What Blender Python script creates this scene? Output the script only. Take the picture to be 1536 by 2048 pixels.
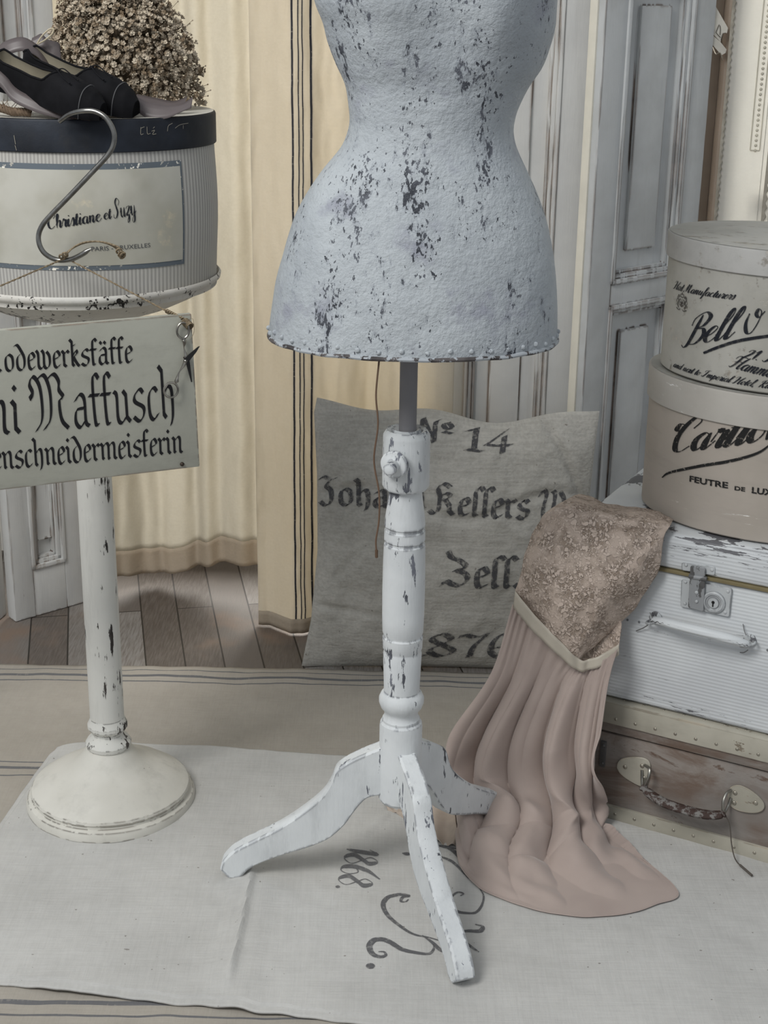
import bpy, bmesh, math, random
from mathutils import Vector, Matrix, noise as mnoise
from math import sin, cos, pi, sqrt, radians as rad, atan2, exp
random.seed(7)
sc = bpy.context.scene
COL = sc.collection
for o in list(bpy.data.objects): bpy.data.objects.remove(o)

# ------------------------------------------------------------------ camera, world, lights, exposure
CAMH, FPX, PITCH, ROLL = 1.22, 3000.0, rad(19.8), rad(0.85)
cam_d = bpy.data.cameras.new('camera'); cam = bpy.data.objects.new('camera', cam_d); COL.objects.link(cam)
RC = Matrix.Rotation(pi/2-PITCH, 3, 'X') @ Matrix.Rotation(ROLL, 3, 'Z')
cam.matrix_world = Matrix.Translation((0, 0, CAMH)) @ RC.to_4x4()
cam_d.sensor_fit = 'VERTICAL'; cam_d.sensor_height = 36.0; cam_d.sensor_width = 27.0
cam_d.lens = FPX/2048*36.0; cam_d.clip_start = 0.05; cam_d.clip_end = 50
sc.camera = cam
sc.view_settings.view_transform = 'Standard'; sc.view_settings.look = 'None'
sc.view_settings.gamma = 1.0; sc.view_settings.use_curve_mapping = False
sc.view_settings.exposure = 0.84
w = bpy.data.worlds.new('daylight'); sc.world = w; w.use_nodes = True
w.node_tree.nodes['Background'].inputs[0].default_value = (0.90, 0.95, 1.0, 1)
w.node_tree.nodes['Background'].inputs[1].default_value = 0.27
def area(name, loc, target, sx, sy, power, col):
    l = bpy.data.lights.new(name, 'AREA'); l.shape = 'RECTANGLE'; l.size = sx; l.size_y = sy; l.energy = power; l.color = col
    o = bpy.data.objects.new(name, l); COL.objects.link(o); o.location = loc
    o.rotation_euler = (Vector(target)-Vector(loc)).to_track_quat('-Z', 'Y').to_euler(); return o
area('window_light_front', (-1.5, 0.1, 2.9), (0.1, 2.1, 0.4), 1.2, 1.2, 40, (1.0, 0.99, 0.965))
area('window_light_back', (0.2, 4.5, 1.5), (0.1, 2.6, 0.8), 2.4, 2.2, 92, (1.0, 0.965, 0.90))

CO = Vector((0, 0, CAMH))
def ray(px, py): return RC @ Vector(((px-768)/FPX, -(py-1024)/FPX, -1))
def P(px, py, Y): d = ray(px, py); return CO + d*(Y/d.y)
def G(px, py, z=0.0): d = ray(px, py); return CO + d*((z-CAMH)/d.z)

# ------------------------------------------------------------------ object helpers
def thing(name, label, cat, loc=(0, 0, 0), rotz=0, group=None):
    o = bpy.data.objects.new(name, None); COL.objects.link(o); o.location = loc; o.rotation_euler = (0, 0, rotz)
    o.empty_display_size = 0.05
    o['label'] = label; o['category'] = cat
    if group: o['group'] = group
    return o
def tag(o, label, cat, group=None, kind=None):
    o['label'] = label; o['category'] = cat
    if group: o['group'] = group
    if kind: o['kind'] = kind
    return o
def obj(name, geo, mat, parent=None, world=True, smooth=True, solid=0, label=None, off=0.0, kind=None, bevel=0, autos=None):
    V, F = geo[0], geo[1]; UV = geo[2] if len(geo) > 2 else None
    if parent and world:
        base = Vector((0, 0, 0)); q = parent
        while q: base += Vector(q.location); q = q.parent
        V = [Vector(v)-base for v in V]
    me = bpy.data.meshes.new(name); me.from_pydata([tuple(v) for v in V], [], F); me.validate()
    if UV and len(me.vertices) == len(UV):
        l = me.uv_layers.new(name='UVMap')
        for i, lp in enumerate(me.loops): l.data[i].uv = UV[lp.vertex_index]
    if not UV or True:
        pass
    if mat: me.materials.append(mat)
    bm = bmesh.new(); bm.from_mesh(me)
    if solid == 0 and not UV: bmesh.ops.recalc_face_normals(bm, faces=bm.faces)
    bm.to_mesh(me); bm.free()
    if smooth:
        for p in me.polygons: p.use_smooth = True
        try: me.set_sharp_from_angle(angle=rad(autos if autos else 40))
        except Exception: pass
    o = bpy.data.objects.new(name, me); COL.objects.link(o)
    if parent: o.parent = parent
    if solid:
        m = o.modifiers.new('thickness', 'SOLIDIFY'); m.thickness = solid; m.offset = off
    if bevel:
        m = o.modifiers.new('bevel', 'BEVEL'); m.width = bevel; m.segments = 2; m.limit_method = 'ANGLE'; m.angle_limit = rad(35)
    if label: o['label'] = label
    if kind: o['kind'] = kind
    return o
def struct(name, geo, mat, **k):
    o = obj(name, geo, mat, **k); o['kind'] = 'structure'; return o
def merge(*gs):
    V, F, U = [], [], []
    for g in gs:
        n = len(V); V += list(g[0]); F += [tuple(i+n for i in f) for f in g[1]]
        U += list(g[2]) if len(g) > 2 else [(0, 0)]*len(g[0])
    return (V, F, U) if any(len(g) > 2 for g in gs) else (V, F)
def xf(geo, M):
    return ([M @ Vector(v) for v in geo[0]],)+tuple(geo[1:])
def box(x0, x1, y0, y1, z0, z1, bev=0.0, seg=2):
    bm = bmesh.new(); bmesh.ops.create_cube(bm, size=1)
    for v in bm.verts:
        v.co = Vector((x0+(v.co.x+.5)*(x1-x0), y0+(v.co.y+.5)*(y1-y0), z0+(v.co.z+.5)*(z1-z0)))
    if bev: bmesh.ops.bevel(bm, geom=list(bm.edges), offset=bev, segments=seg, affect='EDGES', profile=.6)
    V = [v.co.copy() for v in bm.verts]; F = [tuple(v.index for v in f.verts) for f in bm.faces]; bm.free()
    return V, F
def grid(fn, nu, nv, su=1.0, sv=1.0, closeu=False):
    V, F, U = [], [], []
    for j in range(nv+1):
        for i in range(nu+1):
            u, v = i/nu, j/nv
            V.append(Vector(fn(u, v))); U.append((u*su, v*sv))
    for j in range(nv):
        for i in range(nu):
            a = j*(nu+1)+i; F.append((a, a+1, a+nu+2, a+nu+1))
    return V, F, U
def lathe(prof, seg=64, c=(0, 0, 0), fx=1.0, fy=1.0, capb=True, capt=True):
    V, F = [], []
    for r, z in prof:
        for k in range(seg):
            a = 2*pi*k/seg; V.append(Vector((c[0]+r*fx*cos(a), c[1]+r*fy*sin(a), c[2]+z)))
    n = len(prof)
    for j in range(n-1):
        for k in range(seg):
            k2 = (k+1) % seg; F.append((j*seg+k, j*seg+k2, (j+1)*seg+k2, (j+1)*seg+k))
    if capb: F.append(tuple(range(seg-1, -1, -1)))
    if capt: F.append(tuple((n-1)*seg+k for k in range(seg)))
    return V, F
def catmull(pts, n=8, closed=False):
    pts = [Vector(p) for p in pts]; out = []
    m = len(pts)
    if m < 3 and not closed:
        return [pts[0].lerp(pts[-1], t/n) for t in range(n+1)]
    rng = m if closed else m-1
    for i in range(rng):
        if closed: p0, p1, p2, p3 = pts[i-1], pts[i], pts[(i+1) % m], pts[(i+2) % m]
        else:
            p1, p2 = pts[i], pts[i+1]
            p0 = pts[i-1] if i > 0 else p1*2-p2
            p3 = pts[i+2] if i+2 < m else p2*2-p1
        for k in range(n):
            t = k/n
            out.append(.5*((2*p1)+(p2-p0)*t+(2*p0-5*p1+4*p2-p3)*t*t+(3*p1-p0-3*p2+p3)*t*t*t))
    if not closed: out.append(pts[-1])
    return out
def tube(pts, r, seg=10, closed=False, caps=True, flat=1.0):
    pts = [Vector(p) for p in pts]; n = len(pts); V, F = [], []
    rr = r if callable(r) else (lambda t: r)
    up = Vector((0, 0, 1)); nrm = None
    for i, p in enumerate(pts):
        a = pts[i-1] if (i > 0 or closed) else p
        b = pts[(i+1) % n] if (i < n-1 or closed) else p
        d = (b-a).normalized() if (b-a).length > 1e-9 else Vector((0, 0, 1))
        if nrm is None:
            nrm = d.cross(up) if abs(d.z) < .95 else d.cross(Vector((0, 1, 0)))
        nrm = (nrm-d*nrm.dot(d)).normalized(); bn = d.cross(nrm)
        R = rr(i/(n-1 if n > 1 else 1))
        for k in range(seg):
            a_ = 2*pi*k/seg; V.append(p+nrm*R*cos(a_)+bn*R*flat*sin(a_))
    m = n if closed else n-1
    for i in range(m):
        j = (i+1) % n
        for k in range(seg):
            k2 = (k+1) % seg; F.append((i*seg+k, i*seg+k2, j*seg+k2, j*seg+k))
    if caps and not closed:
        F.append(tuple(range(seg-1, -1, -1))); F.append(tuple((n-1)*seg+k for k in range(seg)))
    return V, F
def prism(poly, f0, f1):
    """poly: 2-D outline, f0/f1 map it to the two faces"""
    n = len(poly); V = [Vector(f0(*p)) for p in poly]+[Vector(f1(*p)) for p in poly]
    F = [tuple(range(n-1, -1, -1)), tuple(range(n, 2*n))]
    for i in range(n): j = (i+1) % n; F.append((i, j, n+j, n+i))
    return V, F
def sphere(c, r, sub=2, s=(1, 1, 1)):
    bm = bmesh.new(); bmesh.ops.create_icosphere(bm, subdivisions=sub, radius=r)
    V = [Vector((v.co.x*s[0], v.co.y*s[1], v.co.z*s[2]))+Vector(c) for v in bm.verts]
    F = [tuple(v.index for v in f.verts) for f in bm.faces]; bm.free(); return V, F
def sm(a, b, x):
    t = max(0, min(1, (x-a)/(b-a))); return t*t*(3-2*t)
def interp(tab, x):
    if x <= tab[0][0]: return tab[0][1]
    for (a, p), (b, q) in zip(tab, tab[1:]):
        if x <= b: return p+(q-p)*(x-a)/(b-a)
    return tab[-1][1]
def nz(x, y=0, z=0): return mnoise.noise(Vector((x, y, z)))

# ------------------------------------------------------------------ material helpers
class NT:
    def __init__(s, name, rough=.7, metal=0, spec=.3):
        s.m = bpy.data.materials.new(name); s.m.use_nodes = True; s.t = s.m.node_tree; s.n = s.t.nodes
        s.b = s.n['Principled BSDF']; s.set('Roughness', rough); s.set('Metallic', metal); s.set('Specular IOR Level', spec)
        s.tc = s.n.new('ShaderNodeTexCoord')
    def set(s, k, v):
        if hasattr(v, 'is_linked'): s.t.links.new(v, s.b.inputs[k])
        else: s.b.inputs[k].default_value = v
    def inp(s, nd, k, v):
        if v is None: return
        if hasattr(v, 'is_linked'): s.t.links.new(v, nd.inputs[k])
        else: nd.inputs[k].default_value = v
    def co(s, kind='Object', scale=(1, 1, 1), rot=(0, 0, 0), loc=(0, 0, 0)):
        m = s.n.new('ShaderNodeMapping'); s.t.links.new(s.tc.outputs[kind], m.inputs[0])
        m.inputs['Scale'].default_value = scale; m.inputs['Rotation'].default_value = rot; m.inputs['Location'].default_value = loc
        return m.outputs[0]
    def noise(s, vec, scale=5, detail=4, rough=.55, dist=0):
        x = s.n.new('ShaderNodeTexNoise'); s.inp(x, 'Vector', vec); x.inputs['Scale'].default_value = scale
        x.inputs['Detail'].default_value = detail; x.inputs['Roughness'].default_value = rough; x.inputs['Distortion'].default_value = dist
        return x.outputs[0]
    def vor(s, vec, scale=5, feat='F1', out='Distance'):
        x = s.n.new('ShaderNodeTexVoronoi'); x.feature = feat; s.inp(x, 'Vector', vec); x.inputs['Scale'].default_value = scale
        return x.outputs[out]
    def wave(s, vec, scale=5, dist=0, axis='X', detail=2):
        x = s.n.new('ShaderNodeTexWave'); x.bands_direction = axis; s.inp(x, 'Vector', vec); x.inputs['Scale'].default_value = scale
        x.inputs['Distortion'].default_value = dist; x.inputs['Detail'].default_value = detail; return x.outputs['Fac']
    def math(s, op, a, b=None, c=None, clamp=False):
        x = s.n.new('ShaderNodeMath'); x.operation = op; x.use_clamp = clamp
        s.inp(x, 0, a); s.inp(x, 1, b); s.inp(x, 2, c); return x.outputs[0]
    def step(s, v, a, b, lo=0, hi=1):
        x = s.n.new('ShaderNodeMapRange'); x.interpolation_type = 'SMOOTHSTEP'; s.inp(x, 0, v)
        for k, q in zip((1, 2, 3, 4), (a, b, lo, hi)): x.inputs[k].default_value = q
        return x.outputs[0]
    def mix(s, f, a, b):
        x = s.n.new('ShaderNodeMix'); x.data_type = 'RGBA'; s.inp(x, 0, f)
        for k, q in ((6, a), (7, b)):
            if isinstance(q, tuple) and len(q) == 3: q = q+(1,)
            s.inp(x, k, q)
        return x.outputs[2]
    def sep(s, vec):
        x = s.n.new('ShaderNodeSeparateXYZ'); s.inp(x, 0, vec); return x.outputs
    def bump(s, h, strength=.3, dist=.002, normal=None):
        x = s.n.new('ShaderNodeBump'); x.inputs['Strength'].default_value = strength; x.inputs['Distance'].default_value = dist
        s.inp(x, 'Height', h); s.inp(x, 'Normal', normal); return x.outputs[0]
    def edge(s, radius=.004, lo=.012, hi=.05, vec=None, nscale=60):
        """1 on worn sharp edges"""
        b = s.n.new('ShaderNodeBevel'); b.samples = 4; b.inputs[0].default_value = radius
        g = s.n.new('ShaderNodeNewGeometry'); d = s.n.new('ShaderNodeVectorMath'); d.operation = 'DOT_PRODUCT'
        s.t.links.new(b.outputs[0], d.inputs[0]); s.t.links.new(g.outputs['Normal'], d.inputs[1])
        e = s.math('SUBTRACT', 1.0, d.outputs['Value'])
        n = s.noise(vec if vec is not None else s.co(), nscale, 3, .6)
        e = s.math('MULTIPLY', e, s.step(n, .44, .60))
        return s.step(e, lo, hi)
    def stripes(s, coord, lst):
        tot = None
        for p, hw in lst:
            c = s.math('COMPARE', coord, p, hw); tot = c if tot is None else s.math('MAXIMUM', tot, c)
        return tot
def paint(name, base, chip, amount=.62, nscale=30, stretch=(1, 1, .3), cl=6, base2=None, bump=.3, rough=.6, edge=0, erad=.004, soft=.02, chip2=None, grain=None, clk=.35, rot=(0,0,0)):
    n = NT(name, rough)
    v = n.co(); vs = n.co(scale=stretch, rot=rot)
    a = n.noise(vs, nscale, 5, .65); c = n.noise(n.co(loc=(3, 1, 2)), cl, 2, .5)
    s_ = n.math('ADD', a, n.math('MULTIPLY', n.math('SUBTRACT', c, .5), clk))
    mask = n.step(s_, amount, amount+soft)
    if edge: mask = n.math('MAXIMUM', mask, n.edge(erad, vec=vs, nscale=nscale*.8))
    big = n.noise(v, 7, 4, .6)
    col = n.mix(n.step(big, .35, .68), base, base2 or tuple(x*.9 for x in base))
    gm = n.step(n.noise(n.co(scale=stretch, loc=(5, 2, 7)), nscale*.35, 5, .7), .50, .72); col = n.mix(n.math('MULTIPLY', gm, .35), col, tuple(x*.62+chip[i]*.1 for i, x in enumerate(base)))
    chc = n.mix(n.step(n.noise(v, 25, 3), .4, .6), chip, chip2 or tuple(min(1, x*2.2) for x in chip))
    n.set('Base Color', n.mix(mask, col, chc))
    h = n.math('SUBTRACT', n.math('MULTIPLY', n.noise(v, 90, 4, .6), .5), n.math('MULTIPLY', mask, .6))
    if grain: h = n.math('ADD', h, n.math('MULTIPLY', n.noise(n.co(scale=grain), 60, 3, .6), .6))
    n.set('Normal', n.bump(h, bump, .0015)); return n.m
def plain(name, col, rough=.5, metal=0, spec=.4, var=.12, nscale=20, bump=.1):
    n = NT(name, rough, metal, spec); v = n.co(); a = n.noise(v, nscale, 4)
    n.set('Base Color', n.mix(n.step(a, .3, .7), col, tuple(x*(1-var*2) for x in col)))
    if bump: n.set('Normal', n.bump(a, bump, .001))
    return n.m
def cloth(name, col, col2, weave=900, uvk='Object', rough=.95, slub=.25, bump=.4, stripes=None, scol=(.1, .1, .1), saxis=0, sheen=.0, trans=0.0, tcol=None, spots=False, blotch=4):
    n = NT(name, rough, 0, .1); v = n.co(uvk)
    wx = n.noise(n.co(uvk, scale=(1, .06, 1)), weave*.55, 2, .5); wy = n.noise(n.co(uvk, scale=(.06, 1, 1)), weave*.55, 2, .5)
    wv = n.math('ADD', wx, wy); bl = n.noise(v, blotch, 4, .6); fine = n.noise(v, 60, 4, .7)
    f = n.math('ADD', n.math('MULTIPLY', n.step(wv, .75, 1.25), slub), n.math('MULTIPLY', n.step(bl, .3, .7), .55))
    f = n.math('ADD', f, n.math('MULTIPLY', n.step(fine, .35, .7), .2), clamp=True)
    c = n.mix(f, col, col2)
    if spots:
        sp = n.step(n.noise(v, 130, 1, .4), .775, .80); c = n.mix(n.math('MULTIPLY', sp, .6), c, (.12, .1, .08))
    if stripes:
        x = n.sep(n.co(uvk))[saxis]
        x = n.math('ADD', x, n.math('MULTIPLY', n.math('SUBTRACT', n.noise(v, 14, 3), .5), .004))
        m = n.math('MULTIPLY', n.stripes(x, stripes), n.step(wv, .6, .85, .6, 1)); c = n.mix(m, c, scol)
    n.set('Base Color', c); n.set('Normal', n.bump(n.math('ADD', wv, n.math('MULTIPLY', fine, .6)), bump, .0012))
    if trans:
        tr = n.n.new('ShaderNodeBsdfTranslucent'); n.inp(tr, 0, n.mix(.5, c, (tcol or col)+(1,)) if not stripes else n.mix(m, tcol+(1,), scol+(1,)))
        ms = n.n.new('ShaderNodeMixShader'); ms.inputs[0].default_value = trans
        n.t.links.new(n.b.outputs[0], ms.inputs[1]); n.t.links.new(tr.outputs[0], ms.inputs[2])
        n.t.links.new(ms.outputs[0], n.n['Material Output'].inputs[0])
    return n.m
def ink(name, col=(.02, .02, .025), fade=0.0, scale=80, lo=.45, hi=.55, rough=.8):
    n = NT(name, rough, 0, .1); n.set('Base Color', col+(1,))
    if fade:
        a = n.step(n.noise(n.co(), scale, 4, .7), lo, hi)
        n.set('Alpha', n.math('SUBTRACT', 1.0, n.math('MULTIPLY', a, fade)))
    return n.m

# ------------------------------------------------------------------ lettering: strokes drawn with a pen
BL = {  # black letter, broad nib; x-height 1
 'i': (.42, [[(.08, .98), (.2, .84), (.2, .16), (.34, .02)]], [(.2, 1.35)]),
 'n': (.8, [[(.08, .98), (.2, .84), (.2, .12), (.28, .04)], [(.22, .74), (.46, .98), (.6, .82), (.6, .16), (.74, .02)]], []),
 'm': (1.2, [[(.08, .98), (.2, .84), (.2, .12), (.28, .04)], [(.22, .74), (.46, .98), (.6, .82), (.6, .12), (.68, .04)], [(.62, .74), (.86, .98), (1, .82), (1, .16), (1.14, .02)]], []),
 'u': (.8, [[(.08, .98), (.2, .84), (.2, .16), (.36, .0), (.58, .2)], [(.48, .98), (.6, .84), (.6, .16), (.74, .02)]], []),
 'a': (.78, [[(.16, .8), (.4, 1.0), (.57, .82), (.57, .16), (.71, .02)], [(.55, .58), (.25, .55), (.15, .4), (.15, .15), (.32, 0), (.55, .2)]], []),
 'c': (.58, [[(.52, .86), (.38, .98), (.16, .75), (.16, .18), (.32, .0), (.54, .18)]], []),
 'e': (.6, [[(.17, .5), (.5, .66), (.5, .84), (.36, .98), (.16, .75), (.16, .18), (.32, .0), (.54, .18)]], []),
 'd': (.74, [[(.0, 1.45), (.2, 1.5), (.4, 1.2), (.6, .75), (.58, .22), (.36, 0), (.16, .2), (.16, .7), (.36, .95)]], []),
 'o': (.74, [[(.38, .98), (.16, .76), (.16, .2), (.36, 0), (.58, .22), (.58, .78), (.38, .98)]], []),
 'h': (.78, [[(.06, 1.62), (.2, 1.46), (.2, .14), (.3, .02)], [(.22, .72), (.46, .98), (.6, .8), (.6, .1), (.5, -.22)]], []),
 'k': (.7, [[(.06, 1.62), (.2, 1.46), (.2, .14), (.3, .02)], [(.2, 1.2), (.42, 1.3)], [(.22, .6), (.45, .95), (.52, .75), (.3, .56), (.5, .15), (.64, .0)]], []),
 'l': (.42, [[(.3, 1.6), (.2, 1.46), (.2, .14), (.34, .02)]], []),
 'L': (.46, [[(.56, 1.42), (.42, 1.6), (.22, 1.4), (.2, .9), (.2, .14), (.32, .0)]], []),
 'r': (.56, [[(.08, .98), (.2, .84), (.2, .14), (.34, .02)], [(.22, .74), (.42, .98), (.54, .84)]], []),
 's': (.66, [[(.56, .86), (.42, .98), (.18, .78), (.2, .6), (.54, .42), (.54, .18), (.34, .0), (.1, .14)]], []),
 't': (.5, [[(.46, 1.42), (.34, 1.56), (.2, 1.36), (.2, .14), (.34, .02)], [(.0, .93), (.44, .93)]], []),
 'w': (1.05, [[(.06, 1.1), (.18, .86), (.18, .18), (.34, .0), (.54, .2)], [(.42, 1.1), (.54, .86), (.54, .18), (.7, .0), (.9, .24), (.9, .72), (.74, 1.0)]], []),
 'ä': (.78, [[(.16, .8), (.4, 1.0), (.57, .82), (.57, .16), (.71, .02)], [(.55, .58), (.25, .55), (.15, .4), (.15, .15), (.32, 0), (.55, .2)]], [(.25, 1.3), (.52, 1.3)]),
 'M': (1.6, [[(-.12, 1.12), (-.06, 1.0), (.0, 1.2), (-.1, 1.45), (.08, 1.66), (.3, 1.4), (.36, .9), (.3, .35), (.02, .02)],
             [(.22, 1.56), (.52, 1.68), (.7, 1.35), (.74, .9), (.66, .35), (.36, .04)],
             [(.66, 1.55), (.95, 1.68), (1.14, 1.45), (1.12, 1.2), (1.28, .98), (1.1, .86), (1.14, .3), (1.4, .02)]], []),
 'J': (.80, [[(.0, 1.5), (.2, 1.66), (.5, 1.5), (.75, 1.6)], [(.5, 1.5), (.3, 1.1), (.5, .8), (.5, .2), (.25, -.1), (.0, .1)]], []),
 'K': (1.15, [[(-.1, .15), (.1, 0), (.3, .2), (.36, .9), (.26, 1.4), (.5, 1.68), (.8, 1.5)], [(.36, .95), (.6, 1.15), (.82, 1.05), (.62, .82), (.4, .8)], [(.6, .82), (.8, .5), (.8, .2), (1.0, 0)]], []),
 'W': (1.6, [[(.0, 1.3), (.15, 1.62), (.35, 1.4), (.25, .8), (.3, .25), (.55, .02), (.8, .3)], [(.65, 1.62), (.8, 1.4), (.75, .3), (1.05, .02), (1.35, .4), (1.3, 1.2), (1.05, 1.6)]], []),
 'Z': (1.05, [[(.1, 1.75), (.2, 1.45), (.5, 1.3), (.75, 1.05), (.6, .85), (.35, .8), (.7, .7), (.85, .4), (.6, .05), (.3, .1), (.05, .25), (-.1, .02)]], []),
 '1': (.75, [[(.1, 1.2), (.4, 1.55), (.4, .12)], [(.12, .04), (.7, .04)]], []),
 '4': (1.0, [[(.72, 1.6), (.05, .55), (.95, .55)], [(.68, 1.2), (.68, .0)]], []),
 '8': (.9, [[(.42, .85), (.12, 1.2), (.42, 1.55), (.7, 1.22), (.42, .85), (.08, .4), (.42, 0), (.78, .4), (.42, .85)]], []),
 '7': (.9, [[(.05, 1.3), (.2, 1.52), (.5, 1.35), (.85, 1.5), (.5, .8), (.35, .0)]], []),
 '6': (.9, [[(.75, 1.4), (.4, 1.5), (.12, .9), (.12, .3), (.42, 0), (.75, .35), (.6, .75), (.2, .65)]], []),
 'N': (1.0, [[(.05, .0), (.2, .1), (.25, 1.45)], [(.25, 1.5), (.75, .05)], [(.75, .05), (.8, 1.4), (.95, 1.5)]], []),
 '°': (.6, [[(.3, 1.5), (.12, 1.25), (.3, 1.0), (.48, 1.25), (.3, 1.5)], [(.12, .8), (.5, .8)]], []),
 '.': (.35, [], [(.15, .08)]), ' ': (.45, [], []),
}
SC = {  # round script; sheared afterwards
 'a': (.74, [[(.56, .82), (.36, 1), (.1, .7), (.08, .3), (.24, 0), (.45, .25), (.58, .95)], [(.58, .98), (.52, .3), (.6, 0), (.76, .2), (.9, .45)]], []),
 'c': (.6, [[(.5, .78), (.36, 1), (.1, .65), (.1, .25), (.3, 0), (.5, .12), (.7, .42)]], []),
 'd': (.74, [[(.56, .82), (.36, 1), (.1, .7), (.08, .3), (.24, 0), (.45, .25), (.58, .95)], [(.62, 1.85), (.52, .3), (.6, 0), (.8, .35)]], []),
 'e': (.58, [[(.08, .38), (.35, .55), (.5, .85), (.34, 1), (.12, .7), (.1, .25), (.3, 0), (.5, .12), (.68, .42)]], []),
 'f': (.48, [[(.0, .35), (.4, 1.3), (.46, 1.8), (.34, 2), (.24, 1.6), (.2, -.5), (.1, -.8), (.2, -.6), (.3, 0), (.55, .4)]], []),
 'h': (.72, [[(.0, .35), (.34, 1.45), (.3, 1.92), (.18, 1.6), (.12, 0)], [(.13, .5), (.38, 1), (.52, .78), (.48, .2), (.58, 0), (.78, .38)]], []),
 'i': (.42, [[(0, .4), (.18, 1), (.14, .2), (.26, 0), (.46, .38)]], [(.24, 1.45)]),
 'l': (.42, [[(0, .35), (.36, 1.45), (.32, 1.95), (.18, 1.6), (.12, .25), (.24, 0), (.46, .38)]], []),
 'm': (1.02, [[(0, .6), (.12, 1), (.1, 0)], [(.12, .5), (.34, 1), (.44, .75), (.42, 0)], [(.44, .5), (.66, 1), (.78, .75), (.74, .2), (.86, 0), (1.06, .38)]], []),
 'n': (.72, [[(0, .6), (.12, 1), (.1, 0)], [(.12, .5), (.36, 1), (.48, .75), (.44, .2), (.56, 0), (.76, .38)]], []),
 'o': (.62, [[(.35, 1), (.1, .7), (.08, .3), (.26, 0), (.48, .3), (.48, .75), (.32, .98), (.5, .82), (.72, .9)]], []),
 'p': (.68, [[(0, .45), (.16, 1.1), (.1, -.8)], [(.14, .55), (.38, 1), (.54, .7), (.48, .2), (.3, 0), (.4, .0), (.7, .4)]], []),
 'r': (.52, [[(0, .4), (.16, 1.12), (.24, .92), (.42, .95), (.36, .25), (.46, 0), (.64, .38)]], []),
 's': (.46, [[(0, .3), (.28, 1.12), (.4, .5), (.3, 0), (.08, .1)], [(.3, 0), (.5, .35)]], []),
 't': (.42, [[(0, .4), (.26, 1.55), (.16, .2), (.28, 0), (.48, .38)], [(.02, 1.08), (.44, 1.12)]], []),
 'u': (.76, [[(0, .5), (.14, 1), (.12, .25), (.26, 0), (.46, .35), (.56, 1)], [(.56, 1), (.5, .2), (.6, 0), (.8, .38)]], []),
 'x': (.55, [[(0, .8), (.15, 1), (.35, 0), (.55, .3)], [(.5, 1), (.05, .0)]], []),
 'y': (.74, [[(0, .5), (.14, 1), (.12, .25), (.26, 0), (.46, .35), (.56, 1)], [(.56, 1), (.48, -.5), (.26, -.8), (.2, -.4), (.76, .38)]], []),
 'z': (.6, [[(.02, .8), (.2, 1), (.5, .95), (.1, .1), (.36, .1), (.34, -.5), (.14, -.7), (.2, -.3), (.64, .38)]], []),
 'B': (1.1, [[(.5, 1.9), (.42, 1), (.3, .1), (.1, -.1), (-.1, .1)], [(.1, 1.3), (.15, 1.75), (.6, 2.05), (.95, 1.7), (.8, 1.2), (.45, 1.05), (.85, .95), (1.0, .5), (.75, .05), (.4, .05)]], []),
 'C': (1.0, [[(.75, 1.35), (.95, 1.75), (.7, 2.05), (.35, 1.6), (.15, .9), (.25, .2), (.55, 0), (.9, .3)], [(.35, 1.6), (.05, 1.7), (-.05, 1.4), (.15, 1.3), (.2, 1.55)]], []),
 'H': (1.25, [[(-.1, 1.4), (.0, 1.85), (.35, 1.95), (.4, 1.5), (.3, .5), (.1, 0), (-.1, .15)], [(1.2, 2), (.95, 1.2), (.85, .2), (1.0, 0), (1.25, .4)], [(.1, .9), (.5, 1.15), (1.0, 1.05)]], []),
 'M': (1.4, [[(-.2, .2), (-.05, 0), (.15, .6), (.4, 1.95), (.42, 1), (.4, .1)], [(.42, .3), (.85, 1.95), (.88, 1), (.9, .2), (1.05, 0), (1.35, .4)]], []),
 'I': (.95, [[(.15, 1.3), (.1, 1.75), (.5, 1.95), (.95, 2.0)], [(.62, 1.95), (.5, .8), (.3, .05), (.0, .1), (.05, .4)]], []),
 'S': (.95, [[(.75, 1.3), (.92, 1.75), (.65, 2.1), (.42, 1.7), (.5, 1.2), (.62, .6), (.4, .05), (.1, .1), (.1, .45)]], []),
 'R': (1.1, [[(.5, 1.9), (.42, 1), (.25, 0)], [(.1, 1.3), (.15, 1.75), (.6, 2.05), (.95, 1.7), (.8, 1.2), (.45, 1.0), (.7, .5), (.85, 0), (1.1, .4)]], []),
 '&': (1.25, [[(.25, 1.5), (.12, .8), (.25, .1), (.55, .0), (.85, .6), (1.0, 1.4), (.8, 1.75), (.68, 1.4), (.9, 1.1), (1.2, 1.5)]], []),
 '1': (.5, [[(.05, 1.1), (.3, 1.5), (.25, 0)]], []),
 '2': (.7, [[(.05, 1.1), (.15, 1.45), (.45, 1.4), (.4, .8), (.0, .05), (.25, .15), (.6, .05)]], []),
 '8': (.8, [[(.36, .9), (.12, 1.25), (.36, 1.6), (.58, 1.25), (.36, .9), (.05, .4), (.36, 0), (.68, .4), (.36, .9)]], []),
 '6': (.8, [[(.8, 1.9), (.35, 1.3), (.1, .6), (.2, .1), (.5, 0), (.68, .4), (.5, .8), (.2, .7)]], []),
 '.': (.3, [], [(.1, .06)]), ',': (.3, [[(.12, .1), (.05, -.25)]], []), ' ': (.45, [], []), '-': (.5, [[(.05, .5), (.45, .55)]], []),
}
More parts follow.
